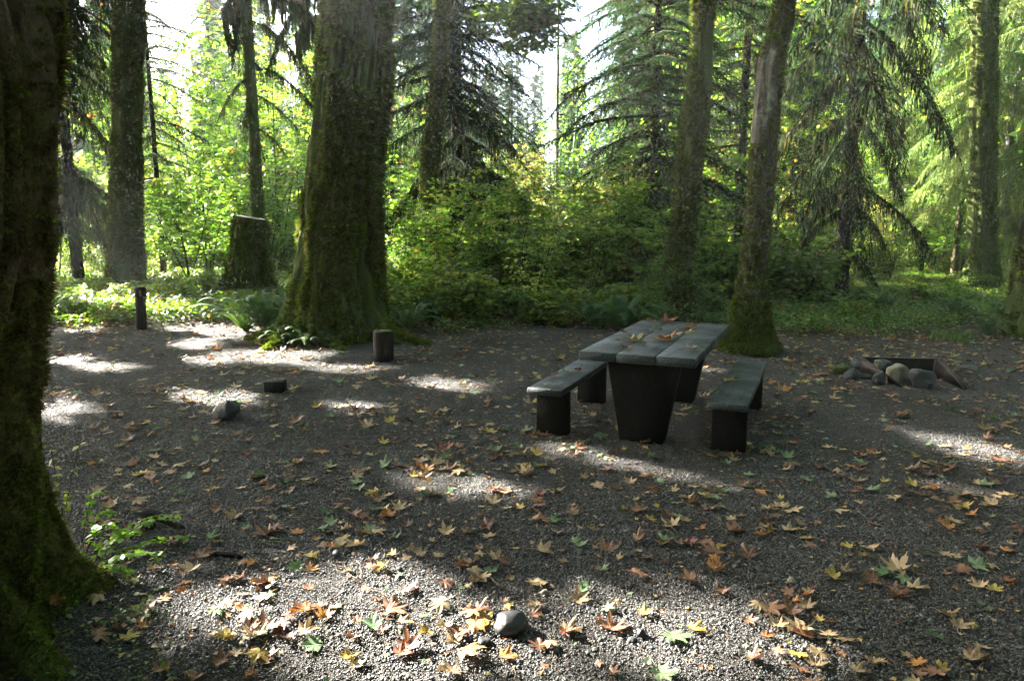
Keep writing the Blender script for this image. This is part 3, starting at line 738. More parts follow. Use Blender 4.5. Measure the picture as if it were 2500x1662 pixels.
# ------------------------------------------------------------------ conifer boughs
def bough(seed, L=3.0, rise=.15, droop=.5, twigs=46, tl=.75, moss=60, needles=1.0, hang=.5, blade=.075, mt=(.66, 1.0), sag=.6):
    r_ = random.Random(seed); g = Geo()
    wob = [r_.uniform(-.12, .12) for _ in range(4)]
    def sp(t): return Vector((L*t, L*.12*math.sin(2.5*t+wob[0]*9)*wob[1]*4, L*(rise*t-droop*t*t)+.05*math.sin(9*t+wob[2]*20)*t))
    pts = [sp(i/10) for i in range(11)]
    g.tube(pts, [.045*(1-i/10)+.008 for i in range(11)], 5, .74, False)
    for i in range(twigs):
        t = .1+.9*(i+r_.random())/twigs; sd = 1 if i % 2 else -1
        b = sp(t); l = tl*(.35+.65*math.sin(PI*min(1, .12+.95*t)))*r_.uniform(.6, 1.15)
        fa = r_.uniform(.7, 1.15); dx, dy = math.cos(fa), sd*math.sin(fa)
        def tw(u): return b+Vector((dx*l*u, dy*l*u, -sag*l*u*u*r0-.02*u))
        r0 = r_.uniform(.5, 1.4)
        g.tube([tw(0), tw(.5), tw(1)], [.009, .006, .003], 3, .74, False)
        nb = int(l/blade*1.7*needles); base_t = r_.uniform(.05, .55)
        for k in range(nb):
            u = (k+r_.random())/max(1, nb); p = tw(u); q = tw(min(1, u+.05))-tw(max(0, u-.05)); q.normalize()
            for s2 in (1, -1):
                sv = Vector((-q.y, q.x, 0))*s2
                d = (q*.75+sv*.8+Vector((0, 0, r_.uniform(-.55, .15)))).normalized()*blade*r_.uniform(.7, 1.5)
                wv = Vector((0, 0, 1)).cross(d).normalized()*blade*.16+Vector((0, 0, r_.uniform(-.012, .012)))
                g.add([tuple(p-wv), tuple(p+wv), tuple(p+d)], [(0, 1, 2)], base_t+r_.uniform(-.08, .08))
    for i in range(moss):
        t = r_.uniform(.05, .97); b = sp(t)+Vector((r_.uniform(-.1, .1), r_.gauss(0, .16*tl), r_.uniform(-.05, .03)))
        l = hang*r_.uniform(.25, 1.1); w_ = r_.uniform(.012, .035); a = r_.uniform(0, PI)
        sv = Vector((math.cos(a), math.sin(a), 0))*w_; V = []; T = []; tt = r_.uniform(*mt)
        for k in range(4):
            u = k/3; c = b+Vector((r_.uniform(-.02, .02), r_.uniform(-.02, .02), -l*u)); ww = (1-.75*u)*r_.uniform(.6, 1.3)
            V += [tuple(c-sv*ww), tuple(c+sv*ww)]; T += [tt, tt]
        g.add(V, [(2*k, 2*k+1, 2*k+3, 2*k+2) for k in range(3)], T)
    return g
BOUGH = {}
def get_bough(kind, pitch):
    lv = min(3, max(0, int(round(pitch/.28)))); key = (kind, lv, rnd.randrange(2))
    if key not in BOUGH:
        sd = hash(key[1:])%97+len(BOUGH)*7; tn = math.tan(min(1.05, lv*.28))
        L = 3.0*math.cos(lv*.28)
        if kind == 'green': g = bough(sd, L, .12-tn*.6, .3+tn*.35, 52, .85, 30, 1.0, .3)
        elif kind == 'mossy': g = bough(sd, L, .1-tn*.6, .35+tn*.4, 60, .75, 150, 1.0, .4, .07, (.5, .95), 1.5)
        elif kind == 'skirt': g = bough(sd, L, -tn*.6, .45+tn*.4, 26, .35, 300, .3, .8, .07, (.62, .88), 1.4)
        else: g = bough(sd, L, .1-tn*.6, .35+tn*.4, 56, .75, 110, 1.1, .35, .08, (.5, 1.0), 1.3)
        BOUGH[key] = g.mesh({'green': 'conifer_bough', 'gold': 'golden_bough'}.get(kind, 'mossy_bough'), M['golden' if kind == 'gold' else 'needle'])
    return BOUGH[key]
def add_bough(tree, kind, z, az, pitch, scl, x=None):
    if tree.location.x < -4:
        d = Euler((0, pitch, az), 'XYZ').to_matrix()@Vector((3*scl, 0, -.5*scl)); b0 = Vector((tree.location.x, tree.location.y, z))
        if any(shades(b0+d*u, .3*scl) for u in (.4, .65, .9)): return None
    o = link('branch', get_bough(kind, pitch), tree)
    o.location = (0 if x is None else x, 0, z); o.rotation_euler = Euler((U(-.2, .2), U(-.1, .1), az), 'XYZ'); o.scale = (scl, scl*U(.85, 1.15), scl)
    return o
def conifer(label, px, Y, r0, H, spec, mat='bark_dark', group=None, name='conifer_tree', lean=0.0, lump=.03):
    """spec: list of (z0, z1, count, kind, pitch lo/hi, scale lo/hi)"""
    x = at(px, 600, Y).x
    t = thing(name, label, 'tree', (x, Y, 0), group)
    sm = [[x, Y, -.2, r0*1.25], [x, Y, .25, r0*1.02], [x+lean*.2, Y, H*.3, r0*.8], [x+lean, Y, H, .03]]
    g, A = trunk_geo(sm, 20, .15, .06, .5, 1.5, lump, [(3.3, .5, r0*.5, .3), (-.4, .5, r0*.5, .3), (-1.7, .5, r0*.4, .3)], .2, 4, 8, px % 17)
    part('trunk', g, M[mat], t, True)
    if Y < 22: moss_on('moss', A, 500, .08, t, 0, 8, .5, -.1)
    for z0, z1, n, kind, p0, p1, s0, s1 in spec:
        for i in range(n):
            z = z0+(z1-z0)*(i+rnd.random())/n
            add_bough(t, kind, z, i*2.4+U(-.4, .4), U(p0, p1), U(s0, s1), lean*z/H)
    return t
conifer('dark drooping conifer behind the closest trunk at the far left', 185, 20.5, .16, 19, [(1.7, 3.6, 20, 'mossy', .45, .9, .45, .75), (3, 10, 60, 'mossy', .5, 1.0, .6, .95), (8, 15, 22, 'green', .3, .8, .5, .9)])
conifer('conifer with a skirt of hanging moss behind the crooked burl trunk', 1118, 18.5, .17, 20, [(1.9, 3.6, 22, 'skirt', .2, .75, .5, .85), (3.4, 5.0, 18, 'mossy', .2, .7, .5, .75), (4.8, 9, 60, 'green', .1, .55, .6, 1.0), (9, 17, 20, 'green', .0, .4, .6, .9)])
conifer('dense green conifer just left of the curved mossy trunk', 1590, 18.0, .12, 16, [(1.4, 3.5, 26, 'green', -.1, .3, .6, .95), (3.4, 8.2, 70, 'green', 0, .45, .55, 1.0), (8, 14, 16, 'green', 0, .4, .5, .8)])
conifer('green conifer filling the gap between the curved and the pale trunk', 1800, 20.5, .14, 19, [(1.2, 4, 22, 'green', .0, .4, .45, .75), (4, 9, 46, 'green', .0, .45, .55, .95), (9, 16, 18, 'green', 0, .4, .6, .9)])
conifer('dark straight conifer with long drooping mossy boughs right of the table', 2060, 17.6, .17, 21, [(1.3, 2.8, 7, 'skirt', .35, .9, .4, .6), (2.8, 5.2, 8, 'mossy', .6, 1.0, .7, 1.1), (5.2, 8.4, 11, 'mossy', .5, .9, .8, 1.2), (8.4, 16, 18, 'green', .2, .6, .8, 1.1)])
conifer('slim conifer hung with golden moss left of the dark thick trunk', 2336, 25, .12, 19, [(3, 5.5, 22, 'gold', .4, .8, .6, .95), (5.5, 11, 36, 'gold', .2, .6, .6, 1.0)], 'bark_brown')
conifer('golden mossy conifer at the right edge beyond the dark thick trunk', 2500, 22, .16, 19, [(1.8, 5, 20, 'gold', .3, .7, .5, .8), (5, 10, 30, 'gold', .2, .6, .6, 1.0)], 'bark_brown')
conifer('slender bare stemmed conifer under the sky gap in the middle', 1358, 27, .07, 16, [(2, 6, 12, 'green', 0, .3, .2, .4), (6, 13, 26, 'green', 0, .3, .25, .5)], 'bark_brown')
conifer('thin mossy conifer stem rising behind the stump', 634, 21, .2, 19, [(4.6, 8.8, 12, 'mossy', .3, .9, .3, .6), (8.5, 15, 20, 'green', .2, .6, .6, 1.0)], 'bark_moss')
for px, Y, sc_, lab in ((395, 24, .7, 'feathery conifer between the upright trunk and the thin stem'), (960, 28, .8, 'bluish conifer just right of the thickest trunk'), (1570, 27, .7, 'tall feathery conifer right of the sky gap'),
                       (1250, 34, .45, 'distant small conifer beneath the sky gap'), (1680, 27, 1.0, 'tall conifer behind the curved mossy trunk'), (1930, 26, 1.0, 'tall conifer behind the pale trunk'), (2180, 31, .9, 'sunlit conifer behind the drooping mossy boughs')):
    gold = px > 2100
    conifer(lab, px, Y, .14*sc_, 20*sc_, [(2.0, 7, 40, 'gold' if gold else 'green', 0, .5, .5*sc_, .9*sc_), (7, 10.5, 36, 'gold' if gold else 'green', 0, .4, .5*sc_, .9*sc_), (10.5, 17*sc_, 20, 'green', 0, .4, .4*sc_, .8*sc_)])

# ------------------------------------------------------------------ landmarks for telling look-alikes apart
LM = [('the closest trunk', 90, 1250), ('the charred wood', 365, 1280), ('the angular dark rock', 550, 1010), ('the wooden block', 667, 948), ('the short log post', 932, 850),
      ('the left bench', 1340, 980), ('the picnic table', 1560, 960), ('the right bench', 1790, 1000), ('the fire ring', 2170, 920), ('the round cobble', 1240, 1515), ('the marker post', 350, 770),
      ('the thickest trunk', 815, 790), ('the pale trunk', 1830, 820), ('the curved trunk', 1650, 740), ('the dark thick trunk', 2400, 700), ('the stump', 610, 660), ('the crooked burl trunk', 1080, 700),
      ('the upright trunk', 310, 690), ('the drooping conifer', 2050, 700)]
def rel(px, py, minpy=0):
    best = min(LM, key=lambda q: (q[1]-px)**2+((q[2]-py)*1.4)**2)
    dx, dy = px-best[1], (py-best[2])*1.6
    d = math.hypot(dx, dy)
    far = 'well ' if d > 420 else ''
    if abs(dx) > abs(dy): return far+('right of ' if dx > 0 else 'left of ')+best[0]
    return ('far ' if far else '')+('in front of ' if dy > 0 else 'beyond ')+best[0]

ORD = ['leftmost', 'second from left', 'third from left', 'fourth from left', 'fifth from left', 'sixth from left', 'seventh from left', 'eighth from left', 'ninth from left', 'tenth from left', 'eleventh from left', 'twelfth from left', 'thirteenth from left', 'fourteenth from left', 'fifteenth from left']
def unique_labels(L):
    """L: rows [label, px, ...]; look-alikes beside the same landmark are told apart by their order"""
    by = {}
    for r in L: by.setdefault(r[0], []).append(r)
    for lab, rows in by.items():
        if len(rows) < 2: continue
        rows.sort(key=lambda r: r[1])
        for i, r in enumerate(rows): r[0] = lab+', '+('rightmost' if i == len(rows)-1 else ORD[min(i, 14)])

# ------------------------------------------------------------------ understorey: vine maples, shrubs, ferns
SPR = {'star': [spray_star(13, .26, .075, i) for i in range(5)], 'oval': [spray_oval(26, .2, .055, 50+i) for i in range(5)]}
def proto_maple(seed, H=3.6, spread=1.3, nstem=4, nspray=70, kind='star', mat='maple', zlo=.3):
    r_ = random.Random(seed)
    gs, gl = Geo(), Geo(); ends = []
    for s_ in range(nstem):
        a = r_.uniform(0, 6.3); l = H*r_.uniform(.75, 1.05); ph = r_.uniform(0, 6); k = spread*r_.uniform(.3, .9)
        f = lambda t, a=a, l=l, k=k, ph=ph: Vector((k*math.cos(a)*t**1.4+.06*math.sin(ph+5*t), k*math.sin(a)*t**1.4+.06*math.cos(ph+6*t), l*t))
        gs.tube([f(i/9)-Vector((0, 0, .05 if i == 0 else 0)) for i in range(10)], [.022*(1-.8*i/9)*(H/3.6)**.5 for i in range(10)], 5, .5, False)
        for b in range(int(nspray/nstem)):
            t = zlo+(1-zlo)*(b+r_.random())/(nspray/nstem); p = f(min(1, t)); aa = r_.uniform(0, 6.3); d = spread*r_.uniform(.15, .75)*(1.15-.6*t)
            e = p+Vector((math.cos(aa)*d, math.sin(aa)*d, r_.uniform(-.15, .25)*d))
            m_ = (p+e)/2+Vector((0, 0, .06*d))
            gs.tube([p, m_, e], [.007, .005, .003], 3, .5, False)
            for q in ((e, 1), (m_, .8)) if r_.random() < .7 else ((e, 1),):
                M4 = Matrix.Translation(q[0])@Euler((r_.gauss(0, .22), r_.gauss(0, .22), r_.uniform(0, 6.3))).to_matrix().to_4x4()@Matrix.Scale(r_.uniform(.75, 1.25)*q[1], 4)
                gl.geo(SPR[kind][r_.randrange(5)], M4, r_.uniform(-.25, .3)*.6)
    return gs.mesh('stem', M['stem'], True), gl.mesh('foliage', M[mat])
MAP = [proto_maple(100+i, 3.8, 1.5, 4+i % 3, 84) for i in range(4)]
M['autumn'] = leafmat('autumn_maple_leaves', [(0, (.09, .17, .03)), (.45, (.17, .22, .04)), (.72, (.3, .2, .06)), (1, (.28, .09, .04))], .5, tboost=1.6, warm=(1.05, 1.0, .7))
AUT = [proto_maple(180+i, 4.2, 1.6, 4, 84, 'star', 'autumn') for i in range(2)]
TRE = [proto_maple(160+i, 11, 3.0, 3, 230, 'star', 'maple', .12) for i in range(3)]
TAL = [proto_maple(140+i, 6.5, 2.0, 2+i % 2, 120, 'star', 'maple', .15) for i in range(3)]
SHR = [proto_maple(120+i, 1.25, .75, 7, 60, 'oval' if i % 2 else 'star', 'shrub', .12) for i in range(4)]
protos = {}
def plant(kind, var, p, rz, scl, label, group):
    key = (kind, var)
    nm = {'maple': 'vine_maple', 'tall': 'alder_sapling', 'shrub': 'leafy_shrub', 'tree': 'alder_tree', 'autumn': 'vine_maple'}[kind]
    if key not in protos:
        st, fo = {'maple': MAP, 'tall': TAL, 'shrub': SHR, 'tree': TRE, 'autumn': AUT}[kind][var]
        t = thing(nm, label, {'maple': 'small tree', 'tall': 'small tree', 'shrub': 'shrub', 'tree': 'tree', 'autumn': 'small tree'}[kind], (0, 0, 0), group)
        link('stems' if 0 else 'stem', st, t); link('foliage', fo, t); protos[key] = t
        t.location = p; t.rotation_euler = (0, 0, rz); t.scale = (scl,)*3; return t
    return dup(protos[key], p, rz, scl, label, group)
SKYGAP = [(1290, 90, 130, 110), (450, 50, 70, 60), (1800, 100, 30, 60), (2230, 330, 90, 180)]
def place_plants(kind, nvar, spots, adj, noun, gname):
    L = []
    for px, Y, s_ in spots:
        x = (px-1250)/FPX*(Y*CP+CH*SP); q = pix((x, Y, .5)); row = '' if kind != 'shrub' else 'front row ' if Y < 14.3 else 'second row ' if Y < 19.5 else 'far back '; L.append(['%s%s %s %s' % (row, adj, noun, rel(q[0], min(q[1], 700))), q[0], x, Y, s_])
    unique_labels(L)
    for lab, _, x, Y, s_ in L: plant(kind, rnd.randrange(nvar), (x, Y, gz(x, Y)-.03), U(0, 6.3), s_, lab, gname)
# broadleaf trees that close the upper left and the far right
sp = [(px+U(-20, 20), U(25, 36), U(.85, 1.1)) for px in (360, 420, 500, 560, 640, 700, 760, 2130, 2230, 2290, 2420, 2480, 2560)]+[(1716, 23.7, 1.1), (1790, 23.2, 1.1), (1880, 22.5, 1.1)]  # last three alders added to shade the dark thick trunk
place_plants('tree', 3, sp, 'airy sunlit', 'alder tree in green leaf', 'alders deep in the wood')
sp = [(px, Y, s_) for px, Y, s_ in ((1330, 21, 1.0), (1560, 19.5, .9), (1400, 19, .8), (1215, 23, .9), (1290, 25, 1.2), (1430, 24, .9), (1500, 22, .7), (1600, 25, 1.1), (1730, 25, 1.2), (1160, 26, 1.3), (2140, 27, .8))]
place_plants('autumn', 2, sp, 'orange tinged', 'autumn vine maple', 'autumn vine maples in the wood')
# vine maples behind the clearing
sp = []
for px in range(140, 640, 62): sp.append((px+U(-20, 20), U(20, 27), U(.85, 1.25)))
for px in range(940, 1700, 40): sp.append((px+U(-20, 20), U(17, 24), U(.7, 1.1)))
for px in (1000, 1080, 1160, 1240, 1310, 1380, 1450, 1520, 1580, 1640, 1740): sp.append((px+U(-15, 15), U(13.8, 16.5), U(.5, .85)))
for px in range(1660, 2060, 70): sp.append((px+U(-20, 20), U(19, 26), U(.6, .95)))
for px in range(2100, 2520, 75): sp.append((px+U(-20, 20), U(23, 30), U(.5, .9)))
place_plants('maple', 4, sp, 'fresh green', 'layered vine maple', 'vine maples behind the clearing')
sp = []
for px in range(360, 720, 55): sp.append((px+U(-20, 20), U(26, 36), U(.8, 1.25)))
for px in range(960, 1700, 75): sp.append((px+U(-20, 20), U(25, 36), U(.6, .95)))
for px in range(1750, 2560, 55): sp.append((px+U(-20, 20), U(24, 38), U(.7, 1.15)))
place_plants('tall', 3, sp, 'tall thin', 'backlit sapling', 'tall saplings deep in the wood')
sp = []
for px in range(130, 600, 60): sp.append((px+U(-15, 15), U(14.5, 18), U(.5, .85)))
for px in range(930, 1660, 40): sp.append((px+U(-20, 20), U(12.7, 14.4), U(.5, 1.05)))
for px in range(940, 1680, 48): sp.append((px+U(-20, 20), U(14.4, 18), U(1.0, 1.8)))
for px in range(1700, 2000, 45): sp.append((px+U(-15, 15), U(15, 18), U(.9, 1.5)))
for px in range(1680, 2520, 60): sp.append((px+U(-15, 15), U(14.5, 19), U(.45, .8)))
for px in (1620, 1720, 2080, 2440, 2490): sp.append((px, U(12.6, 13.6), U(.4, .6)))
for px in range(100, 700, 42): sp.append((px+U(-15, 15), U(24, 34), U(1.0, 1.6)))
for px in range(960, 2540, 48): sp.append((px+U(-15, 15), U(24, 34), U(1.0, 1.6)))
place_plants('shrub', 4, sp, 'bushy green', 'shrub', 'shrubs along the edge of the clearing')

def fern_mesh(seed, nf=18, L=1.05):
    r_ = random.Random(seed); g = Geo()
    for i in range(nf):
        a = 2*PI*i/nf+r_.uniform(-.25, .25); l = L*r_.uniform(.7, 1.1); el = r_.uniform(.75, 1.4); tw = r_.uniform(-.3, .3)
        def f(t): return Vector((math.cos(a)*l*math.cos(el)*(t+.35*t*t), math.sin(a)*l*math.cos(el)*(t+.35*t*t), l*(math.sin(el)*t-.5*t*t*t)))
        g.tube([f(k/6) for k in range(7)], [.006*(1-.8*k/6) for k in range(7)], 3, .9, False)
        n = 30; bt = r_.uniform(.1, .8)
        for k in range(n):
            t = .1+.9*k/n; p = f(t); q = (f(min(1, t+.02))-f(t-.02)).normalized(); wd = .085*l*(math.sin(PI*(.12+.86*t))**.6)
            for s2 in (1, -1):
                sv = q.cross(Vector((0, 0, 1))).normalized()*s2; up = sv.cross(q)*s2
                d = (sv+q*.35+Vector((0, 0, -.18))).normalized()*wd; ww = q*l*.0085
                g.add([tuple(p-ww), tuple(p+ww), tuple(p+d*.8+ww*.7), tuple(p+d), tuple(p+d*.75-ww*.8)], [(0, 1, 2, 4), (4, 2, 3)], bt+r_.uniform(-.06, .06))
    return g.mesh('sword_fern', M['fern'])
FERN = [fern_mesh(i, 18+3*i) for i in range(3)]
for px, Y, s_, lab in ((655, 11.4, 1.35, 'large sword fern against the left side of the thickest trunk'), (600, 11.9, 1.25, 'sword fern arching left of the thickest trunk roots'), (745, 10.35, .62, 'sword fern at the front foot of the thickest trunk'), (790, 10.3, .5, 'small sword fern between the roots of the thickest trunk'),
        (690, 10.45, .55, 'sword fern spilling over the left root of the thickest trunk'), (1000, 12.0, .95, 'sword fern right of the thickest trunk behind its root'), (1050, 12.6, .9, 'sword fern below the crooked burl trunk'), (1520, 12.1, 1.15, 'blue green sword fern behind the left corner of the picnic table'),
        (1455, 12.3, 1.0, 'sword fern left behind the picnic table'), (1590, 12.2, .8, 'sword fern at the foot of the curved trunk'), (1735, 12.3, .6, 'sword fern between the curved and the pale trunk'), (2150, 14.6, .9, 'sword fern in the green patch below the mossy boughs'), (2330, 13.4, .8, 'sword fern in the green patch left of the dark thick trunk'),
        (2480, 12.0, 1.0, 'sword fern at the right edge of the picture'), (2410, 11.3, .6, 'low sword fern at the right edge of the soil'), (180, 13.5, .8, 'sword fern in the sunny undergrowth by the closest trunk'), (250, 15.5, .9, 'sword fern in front of the upright trunk'), (480, 14.5, .7, 'small sword fern left of the stump'), (2235, 16.5, .9, 'sword fern deep in the green patch at the right')):
    x = (px-1250)/FPX*(Y*CP+CH*SP)
    solo('sword_fern', rnd.choice(FERN), lab, 'fern', (x, Y, gz(x, Y)-.02), (0, 0, U(0, 6.3)), s_, 'sword ferns around the clearing')

# ground cover as stuff
def cover_tile(seed, kind, n=150, S=.55):
    r_ = random.Random(seed); g = Geo()
    for i in range(n):
        x, y = r_.uniform(-S/2, S/2), r_.uniform(-S/2, S/2); h = r_.uniform(.02, .17)
        if kind == 0: star_leaf(g, (x, y, h), r_.uniform(0, 6.3), r_.gauss(.1, .3), r_.gauss(0, .3), r_.uniform(.02, .045), r_.random()**1.4)
        elif kind == 1: oval_leaf(g, (x, y, h), r_.uniform(0, 6.3), r_.gauss(-.1, .5), r_.gauss(0, .4), r_.uniform(.03, .06), r_.random()**1.4)
        else:
            a = r_.uniform(0, 6.3); l = r_.uniform(.1, .26); d = Vector((math.cos(a)*.5, math.sin(a)*.5, 1)).normalized()*l; s_ = Vector((-math.sin(a), math.cos(a), 0))*.005
            p = Vector((x, y, 0)); e = p+d*.6; f_ = p+d+Vector((d.x*.4, d.y*.4, -l*.12))
            g.add([tuple(p-s_), tuple(p+s_), tuple(e+s_), tuple(e-s_), tuple(f_)], [(0, 1, 2, 3), (3, 2, 4)], r_.uniform(.1, .7))
    return g.mesh('cover', M['cover'])
def build_cover():
    tiles = [cover_tile(i, i % 3, 130 if i % 3 < 2 else 180) for i in range(6)]
    P, R, S, I = [], [], [], []
    for y in np.arange(10.2, 30, .42):
        for x in np.arange(-23, 24, .42):
            if abs(x) > y*.8+1: continue
            x_, y_ = x+U(-.2, .2), y+U(-.2, .2); d = y_-edge_y(x_)+.8*fbm(x_*.9, y_*.9, 5, 3)
            if d < .15: continue
            keep = .92 if d > .8 else .5
            if y > 20: keep *= .6
            if abs(x_+2.8) < .9 and abs(y_-11.2) < .9: continue
            bare = fbm(x_*.4+3, y_*.4, 9, 3)
            if bare > .25 and d < 3: keep *= .25
            if rnd.random() > keep: continue
            k = fbm(x_*.5, y_*.5, 7, 2); P.append((x_, y_, gz(x_, y_)-.01)); R.append((0, 0, U(0, 6.3)))
            S.append(U(.8, 1.5)*(1.5 if x_ < -3 and d > 1 else 1)); I.append((0 if k < -.1 else 1 if k < .2 else 2)+3*rnd.randrange(2))
    scatter('ground_cover', P, R, S, I, tiles, 'cover')
    # sparse little seedlings on the soil by the closest trunk
    P, R, S, I = [], [], [], []
    for k in range(46):
        px, py = U(-40, 420), U(1395, 1690); p = G(px, py)
        if px > 230+(py-1400)*1.0: continue
        P.append((p.x, p.y, -.02)); R.append((0, 0, U(0, 6.3))); S.append(U(.35, .6)); I.append(rnd.choice((0, 1, 3, 4)))
    scatter('seedlings', P, R, S, I, [cover_tile(80+i, i % 3, 14, .4) for i in range(6)], 'seedling')
build_cover()

def fallen_log():
    t = thing('fallen_log', 'short mossy fallen log in the undergrowth right of the thickest trunk', 'log', (-2.2, 13.6, 0))
    a, b = Vector((-2.45, 13.3, .15)), Vector((-1.2, 14.4, .42)); g = Geo(); g.tube([a.lerp(b, i/8)+Vector((0, 0, .03*math.sin(i))) for i in range(9)], [.13-.005*i for i in range(9)], 14, .5)
    part('log', g, M['bark_moss'], t, True)
    P = [tuple(a.lerp(b, rnd.random())+Vector((U(-.08, .08), -.08, U(0, .13)))) for _ in range(400)]
    scatter('moss', P, [(U(.2, 1.2), 0, U(-.5, .5)) for _ in P], [.08*U(.6, 1.3) for _ in P], [rnd.randrange(3) for _ in P], TUFT, 'tufts', t)
fallen_log()

# a leafy sprig lying by the closest trunk, and a thin weed
def weeds():
    r_ = random.Random(5)
    t = thing('leafy_weed', 'bright green leafy weed sprawling right of the closest trunk foot', 'plant', (*G(300, 1370).xy, 0))
    gs, gl = Geo(), Geo()
    for (x0, y0, x1, y1, hz) in ((215, 1370, 430, 1290, .1), (230, 1380, 340, 1330, .08), (250, 1375, 470, 1330, .05), (215, 1340, 280, 1290, .12), (225, 1400, 400, 1385, .07), (210, 1410, 330, 1430, .06), (200, 1330, 250, 1240, .14), (240, 1390, 440, 1300, .12), (205, 1370, 300, 1350, .16)):
        a, b = G(x0, y0), G(x1, y1)
        pts = [a.lerp(b, u)+Vector((0, 0, .015+hz*math.sin(PI*u*.8))) for u in np.linspace(0, 1, 7)]
        gs.tube(pts, [.004]*7, 4, .5)
        for u in np.linspace(.15, 1, 15):
            p = a.lerp(b, u)+Vector((0, 0, .02+hz*math.sin(PI*u*.8)))
            star_leaf(gl, p, r_.uniform(0, 6.3), r_.gauss(.3, .4), r_.gauss(0, .4), r_.uniform(.022, .045), r_.uniform(.4, .8))
            oval_leaf(gl, p+Vector((r_.uniform(-.03, .03), r_.uniform(-.03, .03), 0)), r_.uniform(0, 6.3), .3, 0, .04, r_.uniform(.4, .8))
    part('stem', gs, M['stem'], t); part('foliage', gl, M['maple'], t)
    t = thing('thin_weed', 'thin upright weed with few leaves right of the closest trunk', 'plant', (*G(155, 1270).xy, 0))
    gs, gl = Geo(), Geo(); b = G(155, 1265)
    for dx, h, n in ((-.02, .42, 6), (.09, .45, 2), (.03, .16, 6)):
        pts = [b+Vector((dx*u*1.5, 0, h*u)) for u in np.linspace(0, 1, 6)]
        gs.tube(pts, [.003]*6, 3, .5)
        for k in range(n):
            u = .3+.7*(k+1)/n; oval_leaf(gl, b+Vector((dx*u*1.5, 0, h*u)), r_.uniform(0, 6.3), r_.gauss(.2, .4), 0, r_.uniform(.03, .055), r_.uniform(.5, .8))
            oval_leaf(gl, b+Vector((dx*u*1.5, 0, h*u)), r_.uniform(0, 6.3), r_.gauss(.2, .4), 0, r_.uniform(.03, .055), r_.uniform(.5, .8))
    part('stem', gs, M['stem'], t); part('foliage', gl, M['shrub'], t)
weeds()
# mossy trunk foot at the right edge
_t, _s = simple_tree('mossy dark trunk foot cut by the right edge of the frame', [(600, 2485, 2560), (700, 2472, 2560), (800, 2462, 2580)], 11.4, 1.15, .26, M['bark_moss'], [(3.3, .5, .1, .3)], 700, .07, .3, (.05, 0), 8, .1, .1, 40, 'broken_trunk', 'trunk')
# leaning pale trunk at the right
def leaning():
    a = [at(2530, 640, 24), at(2494, 570, 24), at(2462, 545, 24), at(2452, 500, 24), at(2462, 420, 24), at(2466, 330, 24)]
    t = thing('leaning_trunk', 'pale crooked thin trunk at the right edge against bright leaves', 'tree', (a[0].x, 24, 0))
    g = Geo(); g.tube([a[0]+Vector((.5, 0, -1.2))]+a+[a[-1]+Vector((.2, 0, 4))], [.2, .17, .15, .14, .13, .12, .11, .05], 12, .5); part('trunk', g, M['bark_pale'], t, True)
leaning()

# ------------------------------------------------------------------ hanging moss boughs in front (top left of the thickest trunk)
def hang_bough():
    r_ = random.Random(3); gs = Geo(); gm = Geo()
    loc = Vector(BIG.location)
    paths = [([(790, -60, 11.3), (740, 10, 11.6), (690, -5, 12), (640, -30, 12.2)], .05), ([(780, 40, 11.3), (745, 60, 11.3), (725, 90, 11.3)], .03),
             ([(600, -40, 12), (560, 5, 12), (545, 30, 12), (556, 80, 12), (572, 118, 12)], .045), ([(590, -30, 12), (578, 30, 12), (574, 60, 12)], .06)]
    for pp, r in paths:
        P = [at(*q) for q in pp]; k = len(P); gs.tube(P, [r*(1-.5*i/(k-1)) for i in range(k)], 8, .5)
        for i in range(90):
            u = r_.random()*(k-1); a = P[int(u)].lerp(P[min(k-1, int(u)+1)], u-int(u)); l = r_.uniform(.08, .5); w_ = r_.uniform(.02, .05); an = r_.uniform(0, PI)
            sv = Vector((math.cos(an), math.sin(an), 0))*w_; V = []
            for j in range(4):
                c = a+Vector((r_.uniform(-.03, .03), r_.uniform(-.03, .03), .02-l*j/3)); V += [tuple(c-sv*(1-.25*j)), tuple(c+sv*(1-.25*j))]
            gm.add(V, [(2*j, 2*j+1, 2*j+3, 2*j+2) for j in range(3)], r_.uniform(.62, .8))
    part('limb', gs, M['bark_brown'], BIG, True); part('hanging_moss', gm, M['needle'], BIG, False, 'stuff')
    for px, py, Y, az, pt, s_, k in ((640, 60, 13, .2, .9, .55, 'mossy'), (700, -20, 13, .0, 1.1, .5, 'skirt'), (760, 60, 12.2, .4, 1.2, .35, 'skirt'), (650, 170, 13.5, -.2, .7, .4, 'mossy'), (740, -10, 12.5, 2.9, .9, .4, 'skirt'), (1090, 270, 16.2, .1, .15, .42, 'skirt')):
        o = link('branch', get_bough(k, pt), BIG if px < 1000 else TC); o.location = at(px, py, Y)-Vector((BIG if px < 1000 else TC).location)
        o.rotation_euler = (0, 0, az); o.scale = (s_,)*3
hang_bough()

